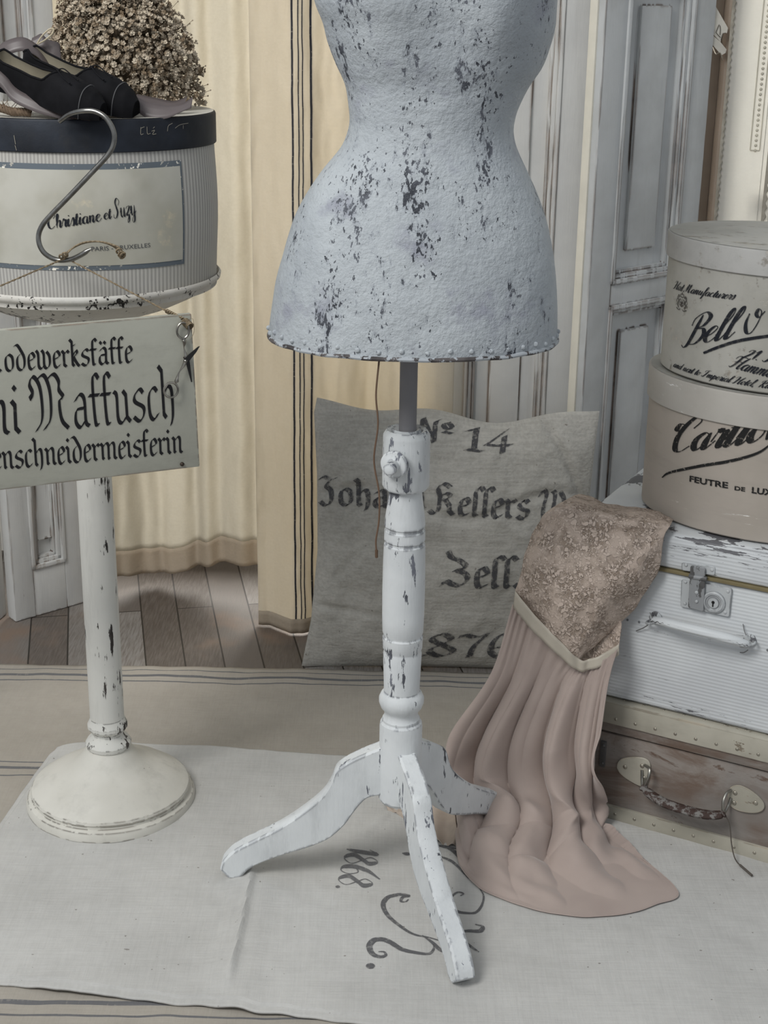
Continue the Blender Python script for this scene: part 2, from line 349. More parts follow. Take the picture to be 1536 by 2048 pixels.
def pen(pts, wfun, nib=None):
    """ribbon along 2-D pts. nib=(width, angle, thin): broad nib; else pressure pen"""
    V, F = [], []; n = len(pts)
    if nib:
        W, A, T = nib; e = Vector((cos(A), sin(A)))*W/2
        for i in range(n):
            a = pts[max(0, i-1)]; b = pts[min(n-1, i+1)]; d = (b-a); d = d.normalized() if d.length > 1e-9 else Vector((0, 1))
            q = Vector((-d.y, d.x)); s = e if e.dot(q) > 0 else -e
            if s.dot(q) < T/2: s = s+q*(T/2-s.dot(q))
            V += [pts[i]+s, pts[i]-s]
    else:
        for i in range(n):
            a = pts[max(0, i-1)]; b = pts[min(n-1, i+1)]; d = (b-a); d = d.normalized() if d.length > 1e-9 else Vector((0, 1))
            q = Vector((-d.y, d.x)); r = wfun(d, i/(n-1))/2; V += [pts[i]+q*r, pts[i]-q*r]
    for i in range(n-1): F.append((2*i, 2*i+1, 2*i+3, 2*i+2))
    return V, F
def letters(text, font, xh, x0, y0, width=None, shear=0.0, nibw=.2, thin=.04, press=.16, track=0.0, black=False, slope=0.0, xs=1.0):
    """flat 2-D lettering as (V2, F); baseline starts at x0,y0"""
    V, F = [], []; cx = 0; parts = []
    for ch in text:
        adv, strokes, dots = font[ch]; parts.append((cx, strokes, dots)); cx += adv+track
    k = (width/cx/xh) if width else xs
    for ox, strokes, dots in parts:
        for st in strokes:
            st = [Vector((x, y)) for x, y in st]
            if black:
                pts = []
                for a, b in zip(st, st[1:]):
                    for q in range(4): pts.append(a.lerp(b, q/4))
                pts.append(st[-1])
                if len(st) > 4: pts = catmull(st, 5)
                g = pen(pts, None, (nibw, rad(40), thin))
            else:
                pts = catmull(st, 7)
                pts2 = [Vector((p.x+shear*p.y, p.y)) for p in pts]
                g = pen(pts2, lambda d, t: thin+press*max(0, -d.y)**1.5*(min(1, 6*t, 6*(1-t))+.1)); 
            b = len(V)
            V += [Vector((x0+(ox+p.x)*k*xh, y0+p.y*xh+slope*(ox+p.x)*k*xh)) for p in g[0]]; F += [tuple(i+b for i in f) for f in g[1]]
        for dx, dy in dots:
            b = len(V); r = nibw*.62 if black else max(.08, press*.5)
            for q in range(4 if black else 8):
                a = 2*pi*q/(4 if black else 8); px = dx+r*cos(a)+(0 if black else shear*dy); py = dy+r*sin(a)*(1.15 if black else 1)
                V.append(Vector((x0+(ox+px)*k*xh, y0+py*xh+slope*(ox+px)*k*xh)))
            F.append(tuple(range(b, b+(4 if black else 8))))
    return V, F
def typeset(text, x0, y0, width, height, bold=0.0):
    c = bpy.data.curves.new('t', 'FONT'); c.body = text; c.size = 1; c.resolution_u = 3; c.offset = bold
    o = bpy.data.objects.new('t', c); COL.objects.link(o)
    bpy.context.view_layer.update(); dg = bpy.context.evaluated_depsgraph_get(); me = bpy.data.meshes.new_from_object(o.evaluated_get(dg))
    V = [v.co.to_2d() for v in me.vertices]; F = [tuple(p.vertices) for p in me.polygons]
    bpy.data.objects.remove(o); bpy.data.curves.remove(c); bpy.data.meshes.remove(me)
    xa, xb = min(v.x for v in V), max(v.x for v in V); ya, yb = min(v.y for v in V), max(v.y for v in V)
    return [Vector((x0+(v.x-xa)/(xb-xa)*width, y0+(v.y-ya)/(yb-ya)*height)) for v in V], F
def on(g, f): return ([Vector(f(p.x, p.y)) for p in g[0]], g[1])

# ================================================================== THE SETTING
# floor of worn boards
n = NT('worn_boards', .55, 0, .4)
br = n.n.new('ShaderNodeTexBrick'); n.inp(br, 'Vector', n.co(rot=(0, 0, rad(79)), loc=(.03, .02, 0)))
br.inputs['Scale'].default_value = 1.0; br.inputs['Brick Width'].default_value = .62; br.inputs['Row Height'].default_value = .072
br.inputs['Mortar Size'].default_value = .0016; br.inputs['Color1'].default_value = (.03, .03, .03, 1); br.inputs['Color2'].default_value = (1, 1, 1, 1); br.inputs['Mortar'].default_value = (.5, .5, .5, 1)
gr = n.noise(n.co(scale=(14, 1, 1)), 22, 5, .65); sv = n.sep(br.outputs['Color'])[0]
c = n.mix(sv, (.085, .068, .056), (.27, .255, .24)); c = n.mix(n.step(gr, .35, .7), c, (.15, .13, .115))
c = n.mix(n.step(n.noise(n.co(), 5, 3), .55, .75), c, (.20, .145, .11)); c = n.mix(br.outputs['Fac'], c, (.03, .025, .02))
n.set('Base Color', c); n.set('Normal', n.bump(n.math('SUBTRACT', gr, br.outputs['Fac']), .3, .002))
M_floor = n.m
struct('floor', box(-3, 3, -1.0, 4.0, -.05, 0), M_floor, smooth=False)
M_wall = plain('plaster', (.62, .61, .58), .9, var=.06, nscale=6)
WY0, WY1 = 3.10, 3.20
def wall_holes():
    g = []
    xs = [-3, -.75, .30, .62, 1.35, 3]
    for i in range(5):
        hole = i in (1, 3)
        if hole: g.append(box(xs[i], xs[i+1], WY0, WY1, 0, .06)); g.append(box(xs[i], xs[i+1], WY0, WY1, 2.15, 2.6))
        else: g.append(box(xs[i], xs[i+1], WY0, WY1, 0, 2.6))
    return merge(*g)
struct('wall_back', wall_holes(), M_wall, smooth=False)
M_wood = paint('window_frame_wood', (.40, .33, .27), (.12, .08, .05), .68, 20, (1, 1, .1), base2=(.33, .27, .22))
M_glass = NT('window_glass', .02, 0, .5)
tr = M_glass.n.new('ShaderNodeBsdfTransparent'); gl = M_glass.n.new('ShaderNodeBsdfGlossy'); gl.inputs['Roughness'].default_value = .02
mx = M_glass.n.new('ShaderNodeMixShader'); mx.inputs[0].default_value = .06
M_glass.t.links.new(tr.outputs[0], mx.inputs[1]); M_glass.t.links.new(gl.outputs[0], mx.inputs[2]); M_glass.t.links.new(mx.outputs[0], M_glass.n['Material Output'].inputs[0])
for k, (a, b) in enumerate(((-.75, .30), (.62, 1.35))):
    zb = P(1500, 397, 2.91).z
    fr = [box(a, a+.045, 3.05, 3.13, .06, 2.15, .004), box(b-.045, b, 3.05, 3.13, .06, 2.15, .004), box(a+.045, b-.045, 3.05, 3.13, 2.1, 2.15), box(a+.045, b-.045, 3.05, 3.13, .06, .11)]
    fr.append(box(a+.075, b-.045, 2.905, 2.93, zb-.017, zb+.017) if k else box((a+b)/2-.02, (a+b)/2+.02, 3.05, 3.13, .11, 2.1))
    wdo = struct('window_%d' % (k+1), merge(*fr), M_wood, smooth=False)
    obj('pane', box(a+.045, b-.045, 3.15, 3.155, .11, 2.1), M_glass.m, wdo, smooth=False)
# brown moulded jamb beside the second window
jx = P(1428, 220, 2.93).x
struct('trim_1', merge(box(jx-.035, jx+.004, 2.93, 3.05, 0, 2.2, .004), box(jx+.004, jx+.034, 2.90, 3.05, 0, 2.2, .01), box(jx+.034, jx+.05, 2.95, 3.05, 0, 2.2, .004)), M_wood)

# ------------------------------------------------------------------ rugs and ground cloth
M_rug = cloth('beige_sack_rug', (.40, .37, .325), (.32, .295, .255), 500, slub=.12, stripes=[(2.492, .0016), (2.468, .0042), (2.448, .0018), (2.150, .0016), (2.132, .004), (2.108, .0018), (1.552, .0045), (1.527, .002)], scol=(.15, .15, .155), saxis=1, bump=.5, blotch=6)
def rugz(x, y):
    return .004+.0035*nz(x*3, y*9, 1)+.004*exp(-((y-2.47)/.03)**2)*(.5+nz(x*9, 3))+.002*nz(x*25, y*25)
rg = grid(lambda u, v: (-1.4+2.8*u, 1.25+(2.512-1.25)*v+(.006*nz(u*18, 5) if v > .96 else 0), max(.002, rugz(-1.4+2.8*u, 1.25+1.262*v))), 220, 140)
tag(obj('striped_rug', rg, M_rug, solid=.003, off=-1), 'coarse beige grain sack rug with thin grey border stripes lying on the floorboards', 'rug')
FA, FB = G(500, 1765, .013), G(458, 1965, .013)
def clz(x, y):
    d = x-(FA.x+(y-FA.y)*(FB.x-FA.x)/(FB.y-FA.y))+.004*nz(y*9, 2)   # long fold running toward the camera
    z = .0135+.0018*nz(x*8, y*8, 4)+.001*nz(x*30, y*30)
    z += (.0075*exp(-(d/.006)**2)+.004*exp(-((d+.014)/.012)**2))*sm(1.56, 1.62, y)*sm(1.90, 1.84, y)+.003*exp(-((d-.02)/.02)**2)*sm(2.15, 1.9, y)
    z += .004*nz(x*5+2, y*4, 7)
    d2 = (x+.04-(y-1.9)*.55); z += .0025*exp(-(d2/.008)**2)*sm(1.8, 1.95, y)
    d3 = (x-.12+(y-1.75)*.1); z += .0025*exp(-(d3/.012)**2)*sm(1.5, 1.7, y)*sm(1.95, 1.85, y)
    return z
cA, cB = G(140, 1487), G(700, 1520); cD, cE = G(0, 1978), G(640, 2050)
cL = G(0, 1670)
def cloth_fn(u, v):
    x = None
    yb = lambda x: cB.y+(x-cB.x)*(cA.y-cB.y)/(cA.x-cB.x)
    yf = lambda x: cE.y+(x-cE.x)*(cD.y-cE.y)/(cD.x-cE.x)
    # left edge line from the rounded back corner toward cL
    t = v
    xl = -.62+(cA.x-.015+.62)*t
    x = xl+(1.25-xl)*u
    y0, y1 = yf(x)+.005*nz(x*9, 2)+.004*nz(x*30, 7), yb(x)+.003*nz(x*12, 9)
    y = y0+(y1-y0)*v
    y -= .03*exp(-((x-xl)/.03))*sm(.9, 1, v)
    z = clz(x, y)
    if v < .02 or v > .985 or u < .004: z = max(.006, z-.004)
    return (x, y, z)
M_cloth = cloth('pale_linen_ground_cloth', (.55, .545, .525), (.44, .435, .418), 420, bump=.45, spots=True, blotch=5, slub=.2)
gc = tag(obj('ground_cloth', grid(cloth_fn, 560, 230), M_cloth, solid=.003, off=-1), 'large pale linen cloth with a painted grey monogram and date, spread over the rug', 'cloth')
M_inkc = ink('faded_grey_paint', (.13, .13, .135), .55, 160, .42, .62)
M_inkc2 = ink('faded_grey_paint_thin', (.16, .16, .165), .45, 160, .42, .62)
def zq(pts): return [(400+x/2.363, 1300+y/2.363) for x, y in pts]
def ground_stroke(pts, wmm, thinmm=1.6):
    q = [G(x, y, .013).to_2d() for x, y in pts]; q = catmull(q, 8)
    return pen(q, lambda d, t: (thinmm+(wmm-thinmm)*sin(pi*t)**1.2)/1000)
mono = [([(985, 1178), (972, 1190), (950, 1188), (958, 1168), (985, 1160), (940, 1155), (885, 1170), (865, 1210), (890, 1260), (950, 1310), (1010, 1345), (1080, 1360), (1150, 1378)], 7),
        ([(842, 1430), (870, 1432), (876, 1448), (850, 1455), (815, 1440), (800, 1405), (820, 1375), (860, 1370), (900, 1385), (950, 1415), (1010, 1430), (1080, 1435), (1105, 1410), (1100, 1380)], 9),
        ([(1050, 1350), (1100, 1385), (1140, 1420), (1185, 1432)], 6),
        ([(1230, 1170), (1245, 1160), (1215, 1152), (1185, 1172), (1180, 1210), (1230, 1245), (1290, 1250), (1328, 1215), (1340, 1165), (1315, 1120)], 5),
        ([(1300, 1305), (1335, 1312), (1320, 1335), (1260, 1335), (1200, 1322)], 7),
        ([(1240, 1370), (1280, 1410), (1318, 1436)], 4), ([(955, 958), (1000, 962)], 8),
        ([(1090, 915), (1180, 940), (1230, 990), (1262, 1060)], 8), ([(1110, 962), (1190, 1005), (1270, 1085)], 5), ([(1080, 925), (1150, 925), (1240, 950)], 4)]
def cmap(x, y): return (x, y, clz(x, y)+.0008)
gs = [on(ground_stroke(zq(p), w_), cmap) for p, w_ in mono]
dt = G(*zq([(805, 1498)])[0], .013); gs.append(([Vector(cmap(dt.x+.006*cos(a*pi/6), dt.y+.006*sin(a*pi/6))) for a in range(12)], [tuple(range(12))]))
obj('monogram', merge(*gs), M_inkc, gc)
# the date, turned a quarter
a0, a1 = G(*zq([(697, 937)])[0], .013), G(*zq([(640, 1142)])[0], .013)
dx = (a1-a0).to_2d(); Ld = dx.length; dx.normalize(); dy = Vector((-dx.y, dx.x))
if dy.x < 0: dy = -dy
tx = letters('1868.', SC, .030, 0, 0, width=Ld*.98, thin=.05, press=.22)
obj('date', on(tx, lambda x, y: cmap(*(a0.to_2d()+dx*x+dy*y*1.0))), M_inkc2, gc)

# ------------------------------------------------------------------ panelled doors
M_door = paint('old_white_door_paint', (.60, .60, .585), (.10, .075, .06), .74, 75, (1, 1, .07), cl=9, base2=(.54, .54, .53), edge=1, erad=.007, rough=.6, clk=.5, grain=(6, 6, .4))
M_door2 = paint('shaded_white_door_paint', (.53, .545, .55), (.09, .07, .06), .74, 75, (1, 1, .07), cl=9, base2=(.45, .46, .46), edge=1, erad=.007, rough=.6, clk=.5, grain=(6, 6, .4))  # white door paint, greyed to put the angled leaf's shade into its colour
def leaf(label, org, yaw, wd, ht, panels, stile, mat, th=.032):
    t = thing('panelled_door', label, 'door', org, yaw)
    fr = [box(0, stile, 0, th, 0, ht, .0025), box(wd-stile, wd, 0, th, 0, ht, .0025)]
    zs = [0]+[z for p in panels for z in p]+[ht]
    for a, b in zip(zs[0::2], zs[1::2]): fr.append(box(stile, wd-stile, .0005, th-.0005, a, b, .002))
    obj('frame', merge(*fr), mat, t, world=False)
    for a, b in panels:
        x0, x1 = stile-.002, wd-stile+.002
        m_ = []
        for off, dd, ww in ((0, -.004, .008), (.008, .003, .008), (.016, .009, .006)):
            m_ += [box(x0+off, x0+off+ww, dd, th-.004, a+off, b-off, .0015), box(x1-off-ww, x1-off, dd, th-.004, a+off, b-off, .0015),
                   box(x0+off, x1-off, dd, th-.004, a+off, a+off+ww, .0015), box(x0+off, x1-off, dd, th-.004, b-off-ww, b-off, .0015)]
        obj('moulding', merge(*m_), mat, t, world=False)
        obj('panel', merge(box(x0+.01, x1-.01, .020, th-.004, a+.01, b-.01), box(x0+.050, x1-.050, .012, .024, a+.055, b-.055, .003)), mat, t, world=False)
    return t
fx0, fx1 = .085, P(1172, 500, 2.74).x
leaf('white panelled door behind the stamped sack cushion, facing the camera', (fx0, 2.74, .001), 0, fx1-fx0, 1.95, [(.12, 1.55)], .062, M_door)
rA = P(1183, 500, 2.68)
rth = atan2(.64, .77)
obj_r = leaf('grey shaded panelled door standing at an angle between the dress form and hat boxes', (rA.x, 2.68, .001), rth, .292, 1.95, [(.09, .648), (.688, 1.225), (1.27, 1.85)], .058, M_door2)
M_cream = plain('cream_edge', (.72, .69, .60), .6, var=.04)  # narrow strip on the leaf edge, paler and creamier than the face
obj('edge_strip', box(-.004, .002, .016, .034, 0, 1.95, .002), M_cream, obj_r, world=False, label='cream narrow edge strip')
lA = G(32, 1245); lB = G(168, 1206); ly = atan2(lB.y-lA.y, lB.x-lA.x)
lw = (lB-lA).length*1.05
leaf('white panelled door behind the pedestal stand, beside the curtain', (lA.x, lA.y, .001), ly, lw, 1.95, [(.10, .62), (.68, 1.8)], .045, M_door)
leaf('white panelled door at the far left edge of the photo', (lA.x-.190, lA.y+.046, .001), -rad(14), .160, 1.95, [(.10, .62), (.68, 1.8)], .03, M_door)

# ------------------------------------------------------------------ curtains
M_cur = cloth('cream_linen_curtain', (.62, .59, .52), (.53, .50, .43), 420, trans=.46, tcol=(.90, .86, .76), bump=.35, blotch=3, slub=.3)
M_hem = cloth('curtain_hem_linen', (.50, .42, .33), (.42, .36, .28), 420, trans=.2, tcol=(.7, .58, .4))
cx0, cx1 = P(95, 700, 2.90).x, P(545, 700, 2.86).x
def cur_y(x):
    t = (x-cx0)/(cx1-cx0)
    return 2.885+.026*sin(t*13+.6+1.3*sin(t*5))+.011*sin(t*31+2+2*sin(t*9))+.003*sin(t*71)
def cur_fn(z0, z1):
    def f(u, v):
        x = cx0+(cx1-cx0)*u; z = z0(x)+(z1(x)-z0(x))*v if callable(z0) else z0+(z1-z0)*v
        k = .6+.4*sm(2.0, .2, z)
        y = 2.885+(cur_y(x)-2.885)*k+.004*nz(x*20, z*6)+.003*nz(x*60, z*20)
        return (x+.006*nz(z*3, x*3, 8), y, z)
    return f
hemz = lambda x: .030+.016*sin((x-cx0)/(cx1-cx0)*9+.5)+.03*((x-cx0)/(cx1-cx0))
ct = tag(obj('linen_curtain', grid(cur_fn(lambda x: hemz(x)+.055, lambda x: 2.05), 260, 160), M_cur, solid=.0012), 'cream linen curtain glowing with daylight, hanging behind the pedestal stand', 'curtain')
obj('hem', grid(cur_fn(hemz, lambda x: hemz(x)+.055), 260, 6), M_hem, ct, solid=.003, label='darker tan doubled hem')
rod = tag(obj('curtain_rod', tube([(-1, 2.86, 2.06), (.4, 2.86, 2.06)], .011), plain('rod_iron', (.2, .19, .18), .4, .6)), 'iron rod above the curtains, outside the photo', 'rod')
sx0, sx1 = P(503, 300, 2.72).x, P(905, 760, 2.72).x
spx = P(590, 700, 2.70).x
M_scur = cloth('striped_sack_curtain', (.58, .545, .48), (.50, .465, .40), 420, trans=.38, tcol=(.90, .83, .69), bump=.35, blotch=3,
               stripes=[(spx, .0017), (spx+.0105, .0010), (spx+.0175, .0010), (spx+.0315, .0018)], scol=(.06, .06, .07), saxis=0)
def sc_fn(u, v):
    x = sx0+(sx1-sx0)*u; z = .004+2.04*v; t = x-sx0
    hemup = .19*sm(.10, .14, t)                     # right of the stripes the cloth ends behind the cushion
    y = 2.695+.010*sin(t*60)*exp(-t*6)+.022*sin(t*26+2.6)+.010*sin(t*61+1)*sm(.1, .2, t)+.004*nz(x*25, z*5)+.003*nz(x*70, z*25)
    return (x, y+.008*sm(.3, 0, z), z)
cs = tag(obj('striped_curtain', grid(sc_fn, 300, 170), M_scur, solid=.0012), 'grain sack curtain with four dark vertical stripes, hanging behind the dress form', 'curtain')
obj('hem', grid(lambda u, v: (sc_fn(u, 0)[0], sc_fn(u, 0)[1]-.0016, .003+.03*v), 200, 3), M_hem, cs, solid=.001, label='narrow folded hem at the bottom')

# right: white lace-trimmed drapery before the second window
M_lace = cloth('white_lace_drapery', (.74, .735, .70), (.68, .675, .64), 600, trans=.55, tcol=(.95, .94, .90), bump=.15)
M_lace2 = cloth('lace_trim', (.60, .57, .50), (.28, .25, .2), 120, trans=.3, tcol=(.7, .62, .5), bump=.9)
wx = P(1446, 220, 2.90).x
def lc_fn(u, v):
    x = wx+.62*u; z = .05+1.95*v
    return (x, 2.885+.004*sin(x*40)+.012*sin(x*14+1)*sm(0, .06, x-wx)+.002*nz(x*30, z*9), z)
lc = tag(obj('lace_curtain', grid(lc_fn, 160, 120), M_lace, solid=.001), 'white lace-trimmed drapery lit from behind at the right edge', 'curtain')
def lace_strip(x0, wdt, z0, z1, n_, yo=-.003):
    g = []
    def f(u, v):
        z = z0+(z1-z0)*v; x = x0+wdt*u*(1+.25*sin(v*n_*2*pi)); b = lc_fn((x-wx)/.62, (z-.05)/1.95)
        return (x, b[1]+yo, z)
    return grid(f, 3, int(n_*8))
obj('lace_edging', lace_strip(wx-.004, .006, .1, 1.95, 150), M_lace2, lc, solid=.0015)
obj('lace_edging', lace_strip(wx+.084, .007, .1, 1.95, 110), M_lace2, lc, solid=.0015)
bx = wx+.052
zb0 = P(1500, 300, 2.88).z
obj('beaded_braid', merge(*([tube([Vector(lc_fn((bx+s-wx)/.62, (z-.05)/1.95))+Vector((0, -.003, 0)) for z in [zb0+i*.03 for i in range(30)]], .0012, 6) for s in (0, .017)]+
    [sphere(Vector(lc_fn((bx+.009-wx)/.62, (z-.05)/1.95))+Vector((0, -.003, 0)), .0032, 1) for z in [zb0+i*.0092 for i in range(90)]]+[tube([Vector(lc_fn((bx+s-wx)/.62, (zb0-.05)/1.95))+Vector((0, -.003, 0)) for s in (0, .008, .017)], .0014, 6)])), plain('pearl_beads', (.62, .58, .48), .4), lc)
for k, xx in enumerate((.060+.017, .066+.017, .072+.017)):
    obj('pintuck', tube([Vector(lc_fn((xx+wx+.004*k-wx)/.62, (z-.05)/1.95))+Vector((0, -.001, 0)) for z in [.1+i*.05 for i in range(37)]], .0009, 5), M_lace, lc)
# printed ribbon with a wire hook on the jamb
rb0 = P(1432, 20, 2.885)
M_rib = plain('printed_ribbon', (.66, .63, .56), .7)
def rib_fn(a, b, wv):
    A, B = P(*a, 2.87), P(*b, 2.87)
    return grid(lambda u, v: A.lerp(B, u)+Vector((.0, .004*sin(u*5), (v-.5)*wv)), 20, 4)
rt = thing('printed_ribbon', 'narrow pale printed ribbon with a wire hook tied to the brown window jamb', 'ribbon', P(1436, 60, 2.87))
for pg in ([(1431, 12), (1456, 56), (1454, 66), (1446, 67), (1441, 84), (1426, 68), (1428, 40)], [(1426, 71), (1441, 84), (1453, 99), (1451, 106), (1444, 110), (1439, 106), (1424, 88)]):
    obj('band', prism([tuple(p_) for p_ in pg], lambda x, y: P(x, y, 2.872+.0004*(x-1430)), lambda x, y: P(x, y, 2.873+.0004*(x-1430))+Vector((0, .001, 0))), M_rib, rt, smooth=False)
mk = [on(pen([Vector(p_) for p_ in pl], lambda d, t: 1.3), lambda x, y: P(x, y, 2.8705+.0004*(x-1430))) for pl in ([(1438.5, 49), (1435, 57), (1432, 65), (1437, 71), (1441, 75)], [(1440, 51), (1441, 60), (1440, 70)], [(1442, 81), (1444, 73), (1446, 67), (1452, 66)])]
for m_ in mk: obj('printing', m_, ink('ribbon_ink', (.07, .06, .05)), rt)
obj('wire_hook', tube(catmull([P(1426, 95, 2.862), P(1432, 108, 2.855), P(1440, 106, 2.852), P(1445, 120, 2.856), P(1443, 112, 2.86)], 6), .0012, 6), plain('wire', (.3, .27, .22), .35, .8), rt)

# ================================================================== DRESS FORM ON TRIPOD STAND
D0 = 1.825; YS = 1.82; KR = .975
hub = Vector((P(800, 1500, YS).x, YS, 0))
df = thing('dress_form', 'grey-blue distressed dress form torso on a turned white tripod stand', 'dress form', (hub.x, hub.y, .0125))
M_torso = NT('worn_papier_mache_paint', .62, 0, .35); n = M_torso
v = n.co(); vs = n.co(scale=(1, 1, .42)); a = n.noise(vs, 105, 6, .68, .2); cl = n.noise(n.co(scale=(1, 1, .35), loc=(2, 5, 1)), 20, 3, .55); cl2 = n.noise(n.co(scale=(1.6, 1.6, .12)), 14, 2, .5)
s_ = n.math('ADD', a, n.math('MULTIPLY', n.math('SUBTRACT', cl, .5), .46)); s_ = n.math('ADD', s_, n.math('MULTIPLY', n.math('SUBTRACT', cl2, .5), .42))
zz = n.sep(v)[2]
s_ = n.math('ADD', s_, n.math('MULTIPLY', n.step(zz, .715, .765, 1, 0), .05))
f1 = n.math('ADD', n.noise(n.co(scale=(1, 1, .55), loc=(9, 1, 4)), 240, 3, .6), n.math('MULTIPLY', n.math('SUBTRACT', cl2, .5), .60)); f1 = n.math('ADD', f1, n.math('MULTIPLY', n.math('SUBTRACT', n.noise(v, 22, 2), .5), .35))
mask = n.math('MAXIMUM', n.step(s_, .658, .68), n.step(f1, .682, .707)); big = n.noise(v, 6, 5, .6)
col = n.mix(n.step(big, .3, .7), (.335, .365, .395), (.45, .485, .51)); col = n.mix(n.step(n.noise(v, 14, 4, .65), .55, .72), col, (.30, .315, .365))
halo = n.step(s_, .57, .65); col = n.mix(n.math('MULTIPLY', halo, .45), col, (.22, .24, .28))
n.set('Base Color', n.mix(mask, col, n.mix(n.step(n.noise(v, 35, 3), .4, .6), (.045, .05, .062), (.12, .13, .155))))
h = n.math('SUBTRACT', n.noise(v, 75, 5, .62), n.math('MULTIPLY', mask, .5)); h = n.math('ADD', h, n.math('MULTIPLY', n.noise(v, 240, 3, .6), .35)); n.set('Normal', n.bump(h, .85, .0035)); M_torso = n.m
rows = [(0, 628, 1114), (50, 646, 1110), (86, 655, 1101), (129, 671, 1085), (172, 690, 1057), (215, 697, 1036), (240, 699, 1029), (258, 697, 1027), (280, 690, 1030), (301, 679, 1037), (344, 644, 1057), (387, 615, 1076), (430, 592, 1091), (473, 577, 1101), (516, 565, 1108), (559, 553, 1112), (602, 546, 1114), (645, 540, 1114), (672, 538, 1114)]
sec = []
for y, l, r in rows:
    A, B = P(l, y, D0), P(r, y, D0); z = (A.z+B.z)/2; sec.append((z, (A.x+B.x)/2, (B.x-A.x)/2))
sec.sort()
zt = sec[-1][0]; cxt, wt = sec[-1][1], sec[-1][2]
for dz, dxc, f in ((.03, .002, 1.0), (.07, .0, .97), (.11, -.002, .93), (.15, -.003, .93), (.19, -.004, .94), (.215, -.004, .86), (.235, -.004, .62), (.25, -.004, .42), (.27, -.004, .34), (.31, -.004, .33)):
    sec.append((zt+dz, cxt+dxc, wt*f))
def torso_sec(z):
    for (a, b) in zip(sec, sec[1:]):
        if z <= b[0]:
            i = sec.index(a); p0 = sec[max(0, i-1)]; p3 = sec[min(len(sec)-1, i+2)]; t = (z-a[0])/(b[0]-a[0]); o = []
            for k in (1, 2):
                m1 = (b[k]-p0[k])/max(1e-6, b[0]-p0[0])*(b[0]-a[0]); m2 = (p3[k]-a[k])/max(1e-6, p3[0]-a[0])*(b[0]-a[0])
                o.append((2*t**3-3*t*t+1)*a[k]+(t**3-2*t*t+t)*m1+(-2*t**3+3*t*t)*b[k]+(t**3-t*t)*m2)
            return o
    return sec[-1][1:]
NS, NZ = 128, 190; z0 = sec[0][0]; z1 = sec[-1][0]
zw = P(860, 245, D0).z
def dep(z):   # depth / width ratio
    return .70+.16*exp(-((z-zw)/.06)**2)+.0*z
Vt, Ft = [], []
for j in range(NZ+1):
    z = z0+(z1-z0)*j/NZ; cx, hw = torso_sec(z); r = dep(z)
    bust = .022*exp(-((z-(zt+.01))/.07)**2)
    for k in range(NS):
        a = 2*pi*k/NS; ca, sa = cos(a), sin(a)
        x = hw*abs(ca)**.94*(1 if ca > 0 else -1); y = hw*r*abs(sa)**.94*(1 if sa > 0 else -1)
        if sa < 0: y -= bust*(exp(-((ca-.5)/.3)**2)+exp(-((ca+.42)/.3)**2))
        y += .01*sm(.3, .0, abs(z-.9))*0
        Vt.append(Vector((cx+x, D0+y+.0016*nz(x*25, y*25, z*25), z-(.010*max(0, 0)) )))
for j in range(NZ):
    for k in range(NS):
        k2 = (k+1) % NS; Ft.append((j*NS+k, j*NS+k2, (j+1)*NS+k2, (j+1)*NS+k))
Ft.append(tuple(range(NS-1, -1, -1))); Ft.append(tuple(NZ*NS+k for k in range(NS)))
obj('torso', (Vt, Ft), M_torso, df, autos=60)
# rolled lower rim and its tacks
cx, hw = torso_sec(z0); rr_ = dep(z0)
def rimp(a, off=0, z=z0): return Vector((cx+(hw+off)*abs(cos(a))**.94*(1 if cos(a) > 0 else -1), D0+(hw+off)*rr_*abs(sin(a))**.94*(1 if sin(a) > 0 else -1), z))
M_rim = paint('torso_rim_paint', (.42, .45, .48), (.05, .045, .045), .52, 40, (1, 1, 1), soft=.03)
obj('rim', tube([rimp(2*pi*k/120, -.0005, z0+.0005+.0012*nz(k*.3)) for k in range(120)], .0028, 8, closed=True), M_rim, df)
M_tack = paint('tack_paint', (.42, .45, .48), (.15, .15, .16), .6, 90)
for k in range(22):
    a = pi+pi*(k+.5)/22; p_ = rimp(a, -.0002, z0+.010+.006*nz(k*1.7)); obj('tack', sphere(p_, .0036, 2, (.9, .5, .9)), M_torso, df)
# rod
M_rod = paint('grey_rod_paint', (.23, .225, .235), (.12, .12, .13), .62, 30, (1, 1, .3))
axx = P(808, 1150, YS).x
ax_top = P(816, 860, YS).x; ax_bot = P(800, 1440, YS).x
AX = (ax_top+ax_bot)/2
obj('rod', lathe([(.0112, P(818, 880, YS).z), (.0112, z0+.12)], 32, (AX+.001, YS, 0)), M_rod, df)
M_white = paint('chipped_white_paint', (.70, .725, .735), (.085, .09, .105), .665, 105, (1, 1, .22), cl=13, base2=(.60, .625, .64), edge=1, erad=.005, bump=.45, clk=.62, grain=(5, 5, .4))
zof = lambda y: P(808, y, YS).z
col_p = [(0, 862), (.010, 861), (.0185, 856), (.0195, 862), (.026, 858), (.0305, 868), (.0308, 872), (.0312, 968), (.0285, 975), (.022, 977)]
obj('collar', lathe([(r*KR, zof(y)) for r, y in reversed(col_p)], 48, (AX, YS, 0), capb=True, capt=False), M_white, df, autos=30)
post = [(.0215, 972), (.0218, 985), (.0265, 1035), (.0272, 1050), (.0258, 1053), (.0258, 1056), (.0272, 1059), (.0274, 1078), (.0260, 1081), (.0260, 1084), (.0276, 1087), (.0285, 1130), (.0288, 1180), (.0285, 1230), (.0278, 1262), (.0262, 1266), (.0262, 1269), (.0276, 1272), (.0270, 1294), (.0255, 1298), (.0255, 1301), (.0265, 1305), (.0248, 1370), (.0248, 1380), (.0285, 1386), (.0312, 1394), (.0312, 1402), (.0285, 1412), (.0245, 1418), (.0232, 1424), (.0240, 1431), (.0262, 1435), (.0262, 1439), (.0290, 1443), (.0298, 1450), (.0300, 1592), (.027, 1598)]
